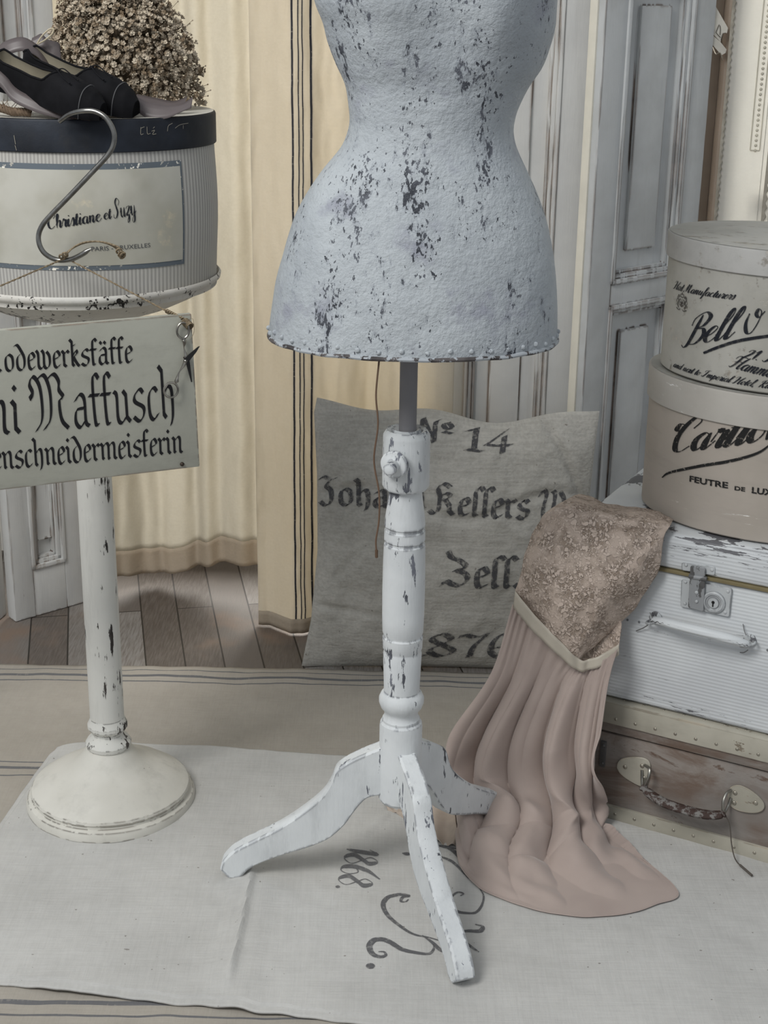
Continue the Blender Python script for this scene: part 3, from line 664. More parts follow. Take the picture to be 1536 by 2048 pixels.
obj('post', lathe([(r*KR, zof(y)) for r, y in reversed(post)], 48, (AX, YS, 0)), M_white, df, autos=30)
# locking knob
kc = P(792, 928, YS-.033); kd = (Vector((-.30, -.95, -.02))).normalized()
kq = Vector((AX-.004, YS, kc.z+.001))
def lathe_dir(prof, base, d, seg=32):
    M = d.to_track_quat('Z', 'Y').to_matrix().to_4x4(); M.translation = base; return xf(lathe(prof, seg), M)
obj('knob', lathe_dir([(.010, .020), (.0100, .0335), (.0165, .034), (.0178, .0355), (.0178, .039), (.0165, .0405), (.0105, .0415), (.0078, .0425), (.0075, .048), (.0082, .051), (.0082, .057), (.0072, .060), (.0045, .0615)], kq, kd), M_white, df, autos=30)
# three S-shaped legs
def make_leg(az, prof_top, prof_bot, th=.013):
    top = catmull([Vector(p) for p in prof_top], 7); bot = catmull([Vector(p) for p in prof_bot], 7)
    poly = [(p.x, p.y) for p in top]+[(p.x, p.y) for p in reversed(bot)]
    d = Vector((cos(az), sin(az), 0)); q = Vector((-sin(az), cos(az), 0)); c = Vector((AX, YS, 0))
    # quad strip sides for a clean, bevelled board
    V, F = [], []; m = min(len(top), len(bot))
    def rs(L, n_):
        out = []
        for i in range(n_):
            t = i/(n_-1)*(len(L)-1); a_ = int(t); b_ = min(a_+1, len(L)-1); out.append(L[a_].lerp(L[b_], t-a_))
        return out
    N_ = 40; T, B = rs(top, N_), rs(bot, N_); bv = .003
    for i in range(N_):
        mid = (T[i]+B[i])/2; up = (T[i]-B[i]).normalized()
        ring = [(T[i]-up*bv, th), (T[i], th-bv), (T[i], -(th-bv)), (T[i]-up*bv, -th), (B[i]+up*bv, -th), (B[i], -(th-bv)), (B[i], th-bv), (B[i]+up*bv, th)]
        for p_, s in ring: V.append(c+d*p_.x+q*s+Vector((0, 0, p_.y)))
    for i in range(N_-1):
        for k in range(8): k2 = (k+1) % 8; F.append((i*8+k, i*8+k2, (i+1)*8+k2, (i+1)*8+k))
    F.append(tuple(range(7, -1, -1))); F.append(tuple((N_-1)*8+k for k in range(8)))
    return V, F
Zg = .0135
LF = G(452, 1748, .013); RF = G(927, 1972, .013)
azl = atan2(LF.y-YS, LF.x-AX); azr = atan2(RF.y-YS, RF.x-AX)
def leg_px(px, py):      # pixel on the near face of the left leg -> (radius, height)
    dv = Vector((cos(azl), sin(azl), 0)); q = Vector((-sin(azl), cos(azl), 0)); q = q if q.y < 0 else -q
    o = Vector((AX, YS, 0))+q*.012; r = ray(px, py); X = CO+r*((o-CO).dot(q)/r.dot(q)); return ((X-o).dot(dv), X.z)
ltop = [leg_px(*p) for p in ((752, 1497), (722, 1512), (694, 1526), (672, 1542), (662, 1566), (645, 1592), (610, 1622), (560, 1655), (510, 1680), (470, 1700), (446, 1722), (440, 1738))]
lbot = [leg_px(*p) for p in ((752, 1590), (738, 1596), (722, 1608), (704, 1630), (688, 1652), (655, 1680), (610, 1698), (560, 1713), (515, 1730), (492, 1744), (482, 1755), (462, 1757))]
ltop[0] = (.02, ltop[0][1]+.004); lbot[0] = (.02, lbot[0][1]-.0)
mn = min(z for r, z in lbot); lbot = [(r, z-mn+Zg if z-mn < .02 else z) for r, z in lbot]
for az_, R_ in ((azl, 1.0), (azr, (RF-Vector((AX, YS, .013))).length/(LF-Vector((AX, YS, .013))).length), (azl-rad(120) if False else rad(48), .97)):
    k_ = R_; f_ = lambda L: [(r*k_ if r > .04 else r, z) for r, z in L]
    obj('leg', make_leg(az_, f_(ltop), f_(lbot)), M_white, df)
# brown lacing cord hanging from the torso
cy = 1.71
obj('cord', tube(catmull([P(758, 700, cy), P(758, 722, cy), P(752, 790, cy), P(756, 850, cy), P(748, 920, cy), P(758, 985, cy), P(758, 1040, cy), P(752, 1080, cy), P(753, 1104, cy)], 8), .0011, 6), plain('brown_cord', (.16, .10, .065), .8), df)
obj('cord_tip', tube([P(753, 1100, cy), P(753, 1115, cy)], .0019, 6), plain('brown_cord_tip', (.13, .08, .05), .8), df)

# ================================================================== PEDESTAL STAND
PX, PY = (G(58, 1612).x+G(388, 1612).x)/2, 2.03
ps = thing('pedestal_stand', 'round white chipped pedestal with turned foot and shallow dish carrying the large hat box', 'pedestal', (PX, PY, .0125))
M_ped = paint('cream_chipped_paint', (.68, .675, .635), (.03, .026, .024), .635, 120, (1, 1, .13), cl=14, base2=(.62, .615, .58), edge=1, erad=.004, bump=.3, clk=.62)
M_pedb = paint('cream_chipped_paint_foot', (.66, .645, .59), (.06, .05, .04), .76, 60, (1, 1, 1), cl=10, base2=(.58, .565, .51), edge=1, erad=.004, bump=.25)
zp = lambda y: P(215, y, PY).z
obj('foot', lathe([(.128, .0125), (.128, .020), (.1255, .026), (.119, .029), (.118, .033), (.1205, .036), (.119, .040), (.112, .045), (.1075, .047), (.100, .054), (.080, .064), (.060, .074), (.045, .086), (.037, .098), (.030, .105)], 96, (PX, PY, 0)), M_pedb, ps, autos=25)
obj('turning', lathe([(.028, .100), (.0335, .106), (.0345, .112), (.031, .118), (.026, .122), (.0235, .127), (.0235, .131), (.0275, .134), (.0300, .138), (.0300, .143), (.0275, .148), (.0255, .154)], 64, (PX, PY, 0)), M_ped, ps, autos=25)
ztop = P(180, 640, PY).z
obj('column', lathe([(.0255, .150), (.0256, .3), (.0250, .5), (.0245, ztop-.03), (.028, ztop-.012), (.035, ztop)], 64, (PX, PY, 0)), M_ped, ps)
DR = .187; zr = P(438, 551, PY).z
M_dish = paint('dish_chipped_paint', (.70, .69, .65), (.015, .013, .012), .60, 150, (1, 1, .8), cl=22, base2=(.56, .53, .48), edge=0, bump=.3, clk=.5)
zd = zr
obj('dish', lathe([(.030, zd-.062), (.05, zd-.060), (.08, zd-.053), (.12, zd-.040), (.155, zd-.024), (.178, zd-.009), (DR-.001, zd-.003), (DR, zd+.002), (DR-.0025, zd+.0050), (DR-.0045, zd+.002), (.181, zd-.012), (.12, zd-.027), (.06, zd-.040), (0.001, zd-.042)], 96, (PX, PY, 0)), M_dish, ps, autos=60)
obj('neck', lathe([(.026, ztop-.05), (.031, zd-.075), (.045, zd-.064), (.06, zd-.056)], 48, (PX, PY, 0)), M_ped, ps)

# ================================================================== HAT BOXES
def oval_box(name, label, cat, loc, rotz, a, b, h, lidh, lidout, bodym, lidm, topm, bulge=0.0, dome=0.0, lidrim=None):
    t = thing(name, label, cat, loc, rotz)
    N_ = 128
    def ring(s, z, wob=0): return [Vector(((a+s)*cos(2*pi*k/N_), (b+s)*sin(2*pi*k/N_), z)) for k in range(N_)]
    def stack(rs, cap=True):
        V, F = [], []
        for r in rs: V += r
        for j in range(len(rs)-1):
            for k in range(N_): k2 = (k+1) % N_; F.append((j*N_+k, j*N_+k2, (j+1)*N_+k2, (j+1)*N_+k))
        if cap: F.append(tuple(range(N_-1, -1, -1))); F.append(tuple((len(rs)-1)*N_+k for k in range(N_)))
        return V, F
    obj('body', stack([ring(-.002+0, 0), ring(0, .002)]+[ring(bulge*sin(pi*q/10)**2, .002+(h-.012)*q/10) for q in range(1, 11)]), bodym, t, world=False, autos=30)
    zt_ = h; o_ = lidout
    rs = [ring(o_-.001, h-lidh), ring(o_, h-lidh+.001), ring(o_, h-.003), ring(o_-.001, h-.0005), ring(o_-.004, h)]
    obj('lid', stack(rs), lidm, t, world=False, autos=30)
    # slightly domed top sheet
    V, F = [], []; J = 14
    for j in range(J+1):
        f = 1-j/J
        for k in range(N_):
            x, y = (a+o_-.003)*f*cos(2*pi*k/N_), (b+o_-.003)*f*sin(2*pi*k/N_)
            V.append(Vector((x, y, h+.0004+dome*(1-f*f)*(1+.9*nz(x*12, y*12, 3))+.0012*(nz(x*30, y*30)+.3)*(1-f))))
    for j in range(J):
        for k in range(N_): k2 = (k+1) % N_; F.append((j*N_+k, j*N_+k2, (j+1)*N_+k2, (j+1)*N_+k))
    obj('lid_top', (V, F), topm, t, world=False, autos=80)
    tab = [0.0]; M_ = 720
    def pt(th, off=0): return Vector(((a+off)*sin(th), -(b+off)*cos(th), 0))
    for i in range(M_): tab.append(tab[-1]+(pt(-pi+2*pi*(i+1)/M_)-pt(-pi+2*pi*i/M_)).length)
    mid = tab[M_//2]
    def th_of(s):
        s = s+mid; lo, hi = 0, M_
        while hi-lo > 1:
            m_ = (lo+hi)//2
            if tab[m_] <= s: lo = m_
            else: hi = m_
        return -pi+2*pi*(lo+(s-tab[lo])/(tab[hi]-tab[lo]))/M_
    def wrap(x, y, off=.0008):
        th = th_of(x); q = max(0, min(1, (y-.002)/(h-.012))); p_ = pt(th, off+bulge*sin(pi*q)**2); p_.z = y; return p_
    return t, wrap
def stripe_card(name, c1, c2, freq):
    n = NT(name, .75, 0, .2); v = n.co('Object'); xx = n.sep(v)
    ang = n.math('ARCTAN2', xx[0], n.math('MULTIPLY', xx[1], -1.0))
    s_ = n.math('SINE', n.math('MULTIPLY', ang, freq)); m = n.step(s_, -.15, .15); age = n.noise(v, 9, 4)
    c = n.mix(m, c1, c2); c = n.mix(n.math('MULTIPLY', n.step(age, .45, .75), .35), c, (.42, .40, .34)); n.set('Base Color', c)
    n.set('Normal', n.bump(s_, .15, .001)); return n.m
M_stripe = stripe_card('striped_cardboard', (.50, .49, .46), (.35, .34, .325), 190)
M_navy = paint('navy_paper_band', (.007, .009, .014), (.26, .23, .17), .77, 60, (1, 1, 1), cl=9, base2=(.028, .036, .052), bump=.5, rough=.55, soft=.01, clk=.3)
M_lidtop = paint('old_lid_paper', (.58, .56, .50), (.25, .2, .14), .72, 20, (1, 1, 1), base2=(.50, .48, .43))
ztopbox = 1.045; zbb = zd-.0115; bxw = .1785
HBx, HBy = PX+.0035, PY-.006
HB, wrapHB = oval_box('hat_box', 'large striped hat box with navy lid band and cream label, on the pedestal dish', 'hat box', (HBx, HBy, zbb), rad(0), bxw, .139, ztopbox-zbb, .040, .004, M_stripe, M_navy, M_lidtop, bulge=.004)
# label
def s_at(px, py, T, wrap, zz=None):   # arc position seen at a pixel on an oval box front
    best = None
    for i in range(-300, 301):
        s = i/1000; p_ = wrap(s, .1); W = T.matrix_world_pre @ Vector((p_.x, p_.y, p_.z)); 
        c = RC.transposed() @ (W-CO); q = 768+FPX*c.x/-c.z
        e = abs(q-px)
        # use the height that matches py
        if best is None or e < best[0]: best = (e, s)
    return best[1]
def fit(T, wrap, px, py):
    """(arc, height) on the box wall that appears at pixel px,py"""
    Mw = Matrix.Translation(T.location) @ Matrix.Rotation(T.rotation_euler.z, 4, 'Z'); s, y = 0.0, .1
    def pj(s, y):
        W = Mw @ wrap(s, y); c = RC.transposed() @ (W-CO); return 768+FPX*c.x/-c.z, 1024-FPX*c.y/-c.z
    for _ in range(30):
        a_ = pj(s, y); b_ = pj(s+.001, y); c_ = pj(s, y+.001)
        j = Matrix(((b_[0]-a_[0], c_[0]-a_[0]), (b_[1]-a_[1], c_[1]-a_[1])))*1
        try: d = j.inverted() @ Vector((px-a_[0], py-a_[1]))
        except Exception: break
        s += max(-.03, min(.03, d.x*.001)); y += max(-.03, min(.03, d.y*.001))
    return s, y
lx1, lyt = fit(HB, wrapHB, 364, 323); lx1b, lyb = fit(HB, wrapHB, 367, 526); lx1 = (lx1+lx1b)/2
lx0 = -lx1-.03
def patch(wrap, x0, x1, y0, y1, off, n_=60, rag=0): return grid(lambda u, v: wrap(x0+(x1-x0)*u, y0+(y1-y0)*v+(rag*nz(u*40, v*9) if v in (0, 1) else 0), off), n_, 6)
M_bord = paint('blue_grey_border_paper', (.13, .155, .18), (.45, .43, .38), .62, 170, (1, 1, 1), cl=9, bump=.1, clk=.4)
M_label = paint('aged_label_paper', (.52, .51, .455), (.33, .285, .20), .60, 26, (1, 1, 1), cl=8, base2=(.41, .395, .33), bump=.2, soft=.25)
obj('label_border', patch(wrapHB, lx0, lx1, lyb-.001, lyt+.002, .0008), M_bord, HB, world=False)
obj('paper_label', patch(wrapHB, lx0+.005, lx1-.003, lyb+.005, lyt-.005, .0013), M_label, HB, world=False)
M_blk = ink('black_print', (.02, .022, .028), .25, 140, .5, .6)
a_ = fit(HB, wrapHB, 95, 458); b_ = fit(HB, wrapHB, 272, 428)
def along(wrap, A, B, off): 
    d = Vector((B[0]-A[0], B[1]-A[1])); L_ = d.length; d.normalize(); q = Vector((-d.y, d.x))
    return L_, (lambda x, y: wrap(A[0]+d.x*x+q.x*y, A[1]+d.y*x+q.y*y, off))
L1, f1 = along(wrapHB, a_, b_, .0020)
obj('lettering', on(merge(letters('Christiane', SC, .0088, 0, 0, width=L1*.60, shear=.12, thin=.07, press=.15), letters('et', SC, .0075, L1*.635, .001, width=L1*.085, shear=.12, thin=.08, press=.13), letters('Suzy', SC, .0115, L1*.74, 0, width=L1*.26, shear=.12, thin=.06, press=.12)), f1), M_blk, HB, world=False)
a_ = fit(HB, wrapHB, 183, 502); b_ = fit(HB, wrapHB, 300, 494); L2, f2 = along(wrapHB, a_, b_, .0020)
obj('lettering', on(typeset('PARIS - BRUXELLES', 0, 0, L2, .0055), f2), ink('grey_print', (.08, .085, .09)), HB, world=False)

scr = []
for pts in ([(279, 254), (279, 268), (284, 267)], [(279, 256), (286, 253)], [(291, 253), (292, 267), (298, 266)], [(300, 262), (306, 260), (302, 268), (309, 267)], [(303, 256), (306, 253)], [(331, 262), (333, 251), (341, 246)], [(346, 256), (356, 249), (372, 246)], [(362, 250), (362, 257)], [(33, 290), (36, 300)], [(31, 270), (34, 288)]):
    q = [Vector(fit(HB, wrapHB, *p_)) for p_ in pts]; g_ = pen(catmull(q, 4), lambda d, t: .0006); scr.append(on(g_, lambda x, y: wrapHB(x, y, .0046-.0)))
def lidpt(x, y): p_ = wrapHB(x, y, .0052); return p_
M_scr = plain('bare_card_scratch', (.38, .35, .29), .8)
for g_ in scr: obj('lid_scratch', g_, M_scr, HB, world=False)

# hat boxes on the suitcases
SO = G(1200, 1645); SR = G(1536, 1740); sd = (SR-SO).normalized(); SYAW = atan2(sd.y, sd.x); sn = Vector((-sd.y, sd.x, 0))
def SL(s, d, z=0): return Vector((SO.x, SO.y, 0))+sd*s+sn*d+Vector((0, 0, z))
def Lf(px, py, d):   # pixel -> (s, z) on the plane at offset d behind the lower case's front
    r = ray(px, py); o = SL(0, d); t = (o-CO).dot(sn)/r.dot(sn); X = CO+r*t; return (X-SL(0, 0)).dot(sd), X.z
M_b1 = paint('grey_aged_cardboard', (.43, .42, .385), (.20, .185, .16), .59, 70, (1, 1, 1), cl=16, base2=(.34, .33, .295), bump=.45, soft=.16, rough=.8)
M_b1l = paint('grey_scuffed_lid', (.45, .445, .43), (.25, .23, .2), .58, 60, (1, 1, 1), cl=14, base2=(.33, .325, .31), bump=.5, soft=.16, rough=.8)
M_b1t = paint('grey_scuffed_lid_top', (.40, .395, .37), (.19, .18, .155), .53, 26, (1, 2.5, 1), cl=8, base2=(.30, .295, .27), bump=.6, soft=.14, rough=.6)
M_b2 = paint('pinkish_beige_cardboard', (.42, .375, .33), (.50, .48, .44), .69, 60, (.3, .3, 2.0), cl=9, base2=(.38, .34, .295), bump=.3, soft=.1, rough=.85)
M_b2l = paint('whitewashed_lid', (.44, .42, .385), (.62, .61, .58), .64, 60, (.4, .4, 1.5), cl=9, base2=(.39, .365, .33), bump=.35, soft=.12, rough=.8)
zs2 = .487
B2, wr2 = oval_box('hat_box', 'pinkish beige oval hat box lettered with a long underline flourish, standing on the white suitcase', 'hat box', SL(.160, .165, zs2), SYAW, .182, .140, .207, .046, .0035, M_b2, M_b2l, M_b1t)
B1, wr1 = oval_box('hat_box', 'grey oval hat box with a crest and script lettering, topmost on the right-hand stack', 'hat box', SL(.156, .152, zs2+.210), SYAW-rad(3), .163, .124, .190, .034, .0035, M_b1, M_b1l, M_b1t, dome=.006)
def script(T, wr, text, p0, p1, xh, **k):
    A, B = fit(T, wr, *p0), fit(T, wr, *p1); L_, f = along(wr, A, B, .0012)
    return on(letters(text, SC, xh, 0, 0, width=L_, **k), f)
def strokepx(T, wr, pts, w0, w1):
    q = [Vector(fit(T, wr, *p_)) for p_ in pts]; q = catmull(q, 8)
    return on(pen(q, lambda d, t: w0+(w1-w0)*sin(pi*min(1, t*1.0))**.7), lambda x, y: wr(x, y, .0012))
M_blk2 = ink('black_worn_print', (.022, .022, .022), .8, 260, .56, .64)
obj('lettering', merge(script(B1, wr1, 'Hat Manufacturers', (1347, 577), (1466, 599), .0060, shear=.45, thin=.07, press=.14),
    script(B1, wr1, 'Bell', (1365, 692), (1462, 676), .0195, shear=.5, thin=.05, press=.15), script(B1, wr1, '&', (1484, 668), (1524, 662), .0170, shear=.3, thin=.06, press=.17),
    script(B1, wr1, 'C', (1536, 660), (1572, 655), .0220, shear=.3, thin=.07, press=.2)), M_blk, B1, world=False)
obj('lettering', merge(script(B1, wr1, '21. B', (1484, 716), (1550, 724), .0085, shear=.5, thin=.08, press=.15), script(B1, wr1, 'Hammersmith', (1458, 733), (1606, 768), .0095, shear=.5, thin=.07, press=.14),
    script(B1, wr1, 'and next to Imperial Hotel, Richmond', (1346, 733), (1590, 782), .0052, shear=.5, thin=.08, press=.14)), M_blk, B1, world=False)
obj('underline', strokepx(B1, wr1, [(1407, 706), (1440, 693), (1480, 681), (1536, 672), (1580, 668)], .0030, .0042), M_blk, B1, world=False)
# crest: shield with two curly supporters
cr = []
def crs(pts, w_=.0007): cr.append(pen(catmull([Vector(p_) for p_ in pts], 6), lambda d, t: w_))
for sx in (-1, 1):
    crs([(sx*.002, .009), (sx*.0055, .0085), (sx*.0055, .003), (0, -.001)], .001)
    crs([(sx*.0065, -.003), (sx*.009, .001), (sx*.0075, .006), (sx*.010, .010), (sx*.0085, .014), (sx*.006, .013), (sx*.0075, .011)], .0018)
    crs([(sx*.0105, .009), (sx*.0125, .006), (sx*.011, .003), (sx*.0125, .0)], .0009)
    crs([(sx*.002, -.004), (sx*.006, -.006), (sx*.012, -.004)], .0013); crs([(sx*.003, .0), (sx*.001, .004), (sx*.003, .007)], .0012)
    crs([(0, .012), (sx*.003, .013), (sx*.0035, .016), (0, .0165)], .001)
crs([(0, .0165), (0, .019)], .0014); crs([(-.0045, .0045), (.0045, .0045)], .0009); crs([(0, -.0005), (0, .009)], .001)
cA_ = fit(B1, wr1, 1363, 612); obj('crest', on(merge(*cr), lambda x, y: wr1(cA_[0]+x, cA_[1]+y, .0012)), ink('crest_print', (.06, .055, .05), .3, 300), B1, world=False)
obj('lettering', merge(script(B2, wr2, 'Cartton', (1338, 905), (1570, 872), .0225, shear=.45, thin=.05, press=.20)), M_blk2, B2, world=False)
obj('flourish', strokepx(B2, wr2, [(1324, 955), (1340, 945), (1400, 932), (1460, 922), (1515, 906), (1545, 885)], .0012, .0042), M_blk2, B2, world=False)
for tx_, p0, p1, hh in (('FEUTRE', (1379, 963), (1456, 977), .0090), ('DE', (1469, 980), (1490, 983), .0060), ('LUXE', (1503, 986), (1556, 993), .0090)):
    A, B = fit(B2, wr2, *p0), fit(B2, wr2, *p1); L_, f = along(wr2, A, B, .0012)
    obj('lettering', on(typeset(tx_, 0, 0, L_, hh, .03), f), M_blk2, B2, world=False)
# stitched seam line under the lid of the grey box

# ================================================================== HANGING SIGN, HOOK, TWINE, SCISSORS
tw, roll = rad(20), rad(-1.4)
SGx = Vector((cos(tw)*cos(roll), sin(tw)*cos(roll), -sin(roll))); SGz = Vector((sin(roll)*cos(tw)*1, sin(roll)*sin(tw), cos(roll)))
SGn = SGx.cross(SGz).normalized()
if SGn.y > 0: SGn = -SGn
TR = P(383, 628, 1.80)
def on_sign(px, py, off=0.0):   # pixel -> sign plane (x measured leftwards negative, z down negative)
    o = TR+SGn*off; r = ray(px, py); X = CO+r*((o-CO).dot(SGn)/r.dot(SGn)); return Vector(((X-o).dot(SGx), (X-o).dot(SGz)))
def sg(x, z, off=0.0): return TR+SGx*x+SGz*z+SGn*off
bl = on_sign(378, 936); hS = -bl.y; wS = .42
M_sign = paint('cream_sign_paint', (.40, .40, .345), (.10, .06, .04), .80, 70, (.2, 1, 1.2), cl=8, base2=(.35, .35, .30), edge=1, erad=.004, bump=.35, clk=.5)
sign = thing('hanging_sign', 'cream wooden sign painted with black German blackletter words, hung on twine before the pedestal', 'sign', sg(-wS/2, -hS))
def signbox(x0, x1, z0, z1, o0, o1, bev):
    g = box(x0, x1, 0, 1, z0, z1, 0); V, F = box(x0, x1, o0, o1, z0, z1, bev)
    return [sg(v.x, v.z, v.y) for v in V], F
obj('board', signbox(-wS, 0, -hS, 0, -.010, 0, .0015), M_sign, sign, autos=30)
M_sgnink = ink('black_sign_paint', (.018, .018, .02), .2, 120, .6, .7)
def sline(text, p0, p1, xh, nib=.19, thin=.05):
    A, B = on_sign(*p0), on_sign(*p1); d = B-A; L_ = d.length; d.normalize(); q = Vector((-d.y, d.x))
    g = letters(text, BL, xh, 0, 0, width=L_, nibw=nib, thin=thin, black=True)
    return on(g, lambda x, y: sg(A.x+d.x*x+q.x*y, A.y+d.y*x+q.y*y, .0006))
px2m = 1/1520.
obj('lettering', sline('Modewerkstätte', (-42, 746), (266, 724), 31*px2m), M_sgnink, sign)
obj('lettering', merge(sline('ni', (-24, 870), (44, 866), 63*px2m, .15), sline('Mattusch', (72, 864), (354, 834), 63*px2m, .15)), M_sgnink, sign)
obj('lettering', sline('enschneidermeisterin', (-14, 940), (366, 905), 33*px2m), M_sgnink, sign)
nl = on_sign(364, 928); obj('nail', sphere(sg(nl.x, nl.y, .001), .0028, 2), plain('rusty_nail', (.06, .045, .035), .5, .6), sign)
nl = on_sign(371, 646); obj('nail', sphere(sg(nl.x, nl.y, .001), .0028, 2), bpy.data.materials['rusty_nail'], sign)
M_twine = NT('hemp_twine', .9, 0, .1); n = M_twine; tv = n.noise(n.co(scale=(1, 1, 1)), 400, 2); n.set('Base Color', n.mix(n.step(tv, .35, .65), (.30, .24, .16), (.17, .13, .085))); n.set('Normal', n.bump(tv, .8, .001)); M_twine = n.m
hb = P(132, 516, 1.835)
def strand(a, b, r=.0011, sag=.0, tw_=2):
    g = []
    for s in range(tw_):
        pts = []; L_ = (b-a).length; N_ = int(L_/.0018)
        for i in range(N_+1):
            t = i/N_; ang = i*.75+s*2*pi/tw_; pts.append(a.lerp(b, t)+Vector((cos(ang)*r*.55, 0, sin(ang)*r*.55))-Vector((0, 0, sag*4*t*(1-t))))
        g.append(tube(pts, r*.62, 5))
    return merge(*g)
lf = on_sign(-120, 668); cr_ = on_sign(372, 642)
Rk = sg(cr_.x, cr_.y, .003)
obj('twine', merge(strand(hb, Rk), strand(hb, sg(-wS+.01, -.012, .003), .0011)), M_twine, sign)
g = []
for i in range(9): 
    c_ = hb.lerp(Rk, .84+.016*i); g.append(tube([c_+Vector((cos(a)*.0022, -.002*sin(a), sin(a)*.0026)) for a in [k*pi/5 for k in range(10)]], .0009, 5, closed=True))
for i in range(7):
    c_ = Rk+Vector((.001*i-.002, 0, -.001*i)); g.append(tube([c_+Vector((cos(a)*.004, -.0035*sin(a), sin(a)*.004+.002*cos(a))) for a in [k*pi/6 for k in range(12)]], .0008, 5, closed=True))
g.append(tube(catmull([Rk, Rk+Vector((.008, -.003, .004)), Rk+Vector((.009, -.002, -.012)), Rk+Vector((.004, -.001, -.022))], 6), .0003, 4))
obj('twine_wrapping', merge(*g), M_twine, sign)
loop = [P(x, y, 1.832) for x, y in ((124, 516), (140, 500), (165, 487), (195, 483), (222, 490), (240, 503))]
loop2 = [P(x, y, 1.828) for x, y in ((128, 514), (148, 494), (172, 484), (205, 484), (232, 492), (244, 500))]
g = [tube(catmull(loop, 8), .0012, 6), tube(catmull(loop2, 8), .0011, 6)]
for k, (x, y) in enumerate(((124, 514), (130, 510), (238, 502), (242, 508), (245, 511))):
    c_ = P(x, y, 1.829); g.append(tube([c_+Vector((cos(a)*.0032, -.003*sin(a), sin(a)*.0034+.001*k*cos(a)*.5)) for a in [q*pi/5 for q in range(10)]], .0013, 5, closed=True))
obj('twine_loop', merge(*g), M_twine, sign)

M_steel = plain('bare_steel', (.30, .295, .28), .28, 1.0, .5, var=.2, nscale=60, bump=.15)
hk_px = [(120, 242, 1.868), (140, 228, 1.856), (165, 222, 1.846), (190, 223, 1.842), (212, 236, 1.838), (227, 262, 1.836), (227, 288, 1.836), (214, 312, 1.836), (180, 349, 1.836), (140, 391, 1.836), (100, 432, 1.836), (84, 452, 1.836), (77, 472, 1.836), (80, 492, 1.836), (92, 509, 1.836), (115, 520, 1.836), (140, 519, 1.834), (160, 511, 1.830), (176, 501, 1.828), (184, 497, 1.826)]
tag(obj('s_hook', tube(catmull([P(*p) for p in hk_px], 8), lambda t: .0032*(1 if t < .93 else max(.15, 1-(t-.93)/.075)), 14), M_steel), 'large steel S-shaped hook over the lid edge, holding the sign twine', 'hook')

# embroidery scissors
M_sc = plain('aged_silver', (.42, .40, .36), .3, 1.0, .5, var=.25, nscale=90); M_bl = plain('dark_blade', (.05, .05, .05), .35, .8, .5)
def sp(x, y, o=.004): q = on_sign(x, y, o); return sg(q.x, q.y, o)
scz = thing('scissors', 'small open embroidery scissors with ring handles and dark blades hanging from the sign corner', 'scissors', sp(372, 720))
def ringp(cx, cy, rx, ry, rot_, o): return [sp(cx+rx*cos(a)*cos(rot_)-ry*sin(a)*sin(rot_), cy+rx*cos(a)*sin(rot_)+ry*sin(a)*cos(rot_), o) for a in [k*pi/12 for k in range(24)]]
obj('handle', merge(tube(ringp(366, 661, 12, 16, .1, .005), .0014, 8, closed=True), tube(catmull([sp(368, 677, .005), sp(369, 685, .005), sp(368, 695, .005), sp(371, 708, .005), sp(372, 718, .005)], 6), lambda t: .0016+.0008*sin(t*9), 8), sphere(sp(368, 682, .005), .0023, 2)), M_sc, scz)
obj('handle', merge(tube(ringp(342, 780, 14, 15, .3, .008), .0014, 8, closed=True), tube(catmull([sp(351, 767, .008), sp(354, 758, .008), sp(358, 745, .008), sp(366, 733, .008), sp(371, 724, .008)], 6), lambda t: .0016+.0008*sin(t*9), 8), sphere(sp(354, 762, .008), .0023, 2)), M_sc, scz)
def blade(pts, o): 
    q = [on_sign(x, y, o) for x, y in pts]; return prism([(p_.x, p_.y) for p_ in q], lambda x, y: sg(x, y, o), lambda x, y: sg(x, y, o+.0016))
obj('blade', blade([(366, 714), (372, 728), (382, 764), (384, 763), (380, 730), (377, 712)], .004), M_bl, scz)
obj('blade', blade([(365, 730), (376, 724), (392, 704), (399, 692), (396, 693), (378, 708), (368, 718)], .0065), M_bl, scz)
obj('pivot', lathe_dir([(.0018, 0), (.002, .0015), (.001, .0025)], sp(371, 722, .008), SGn, 12), M_sc, scz)

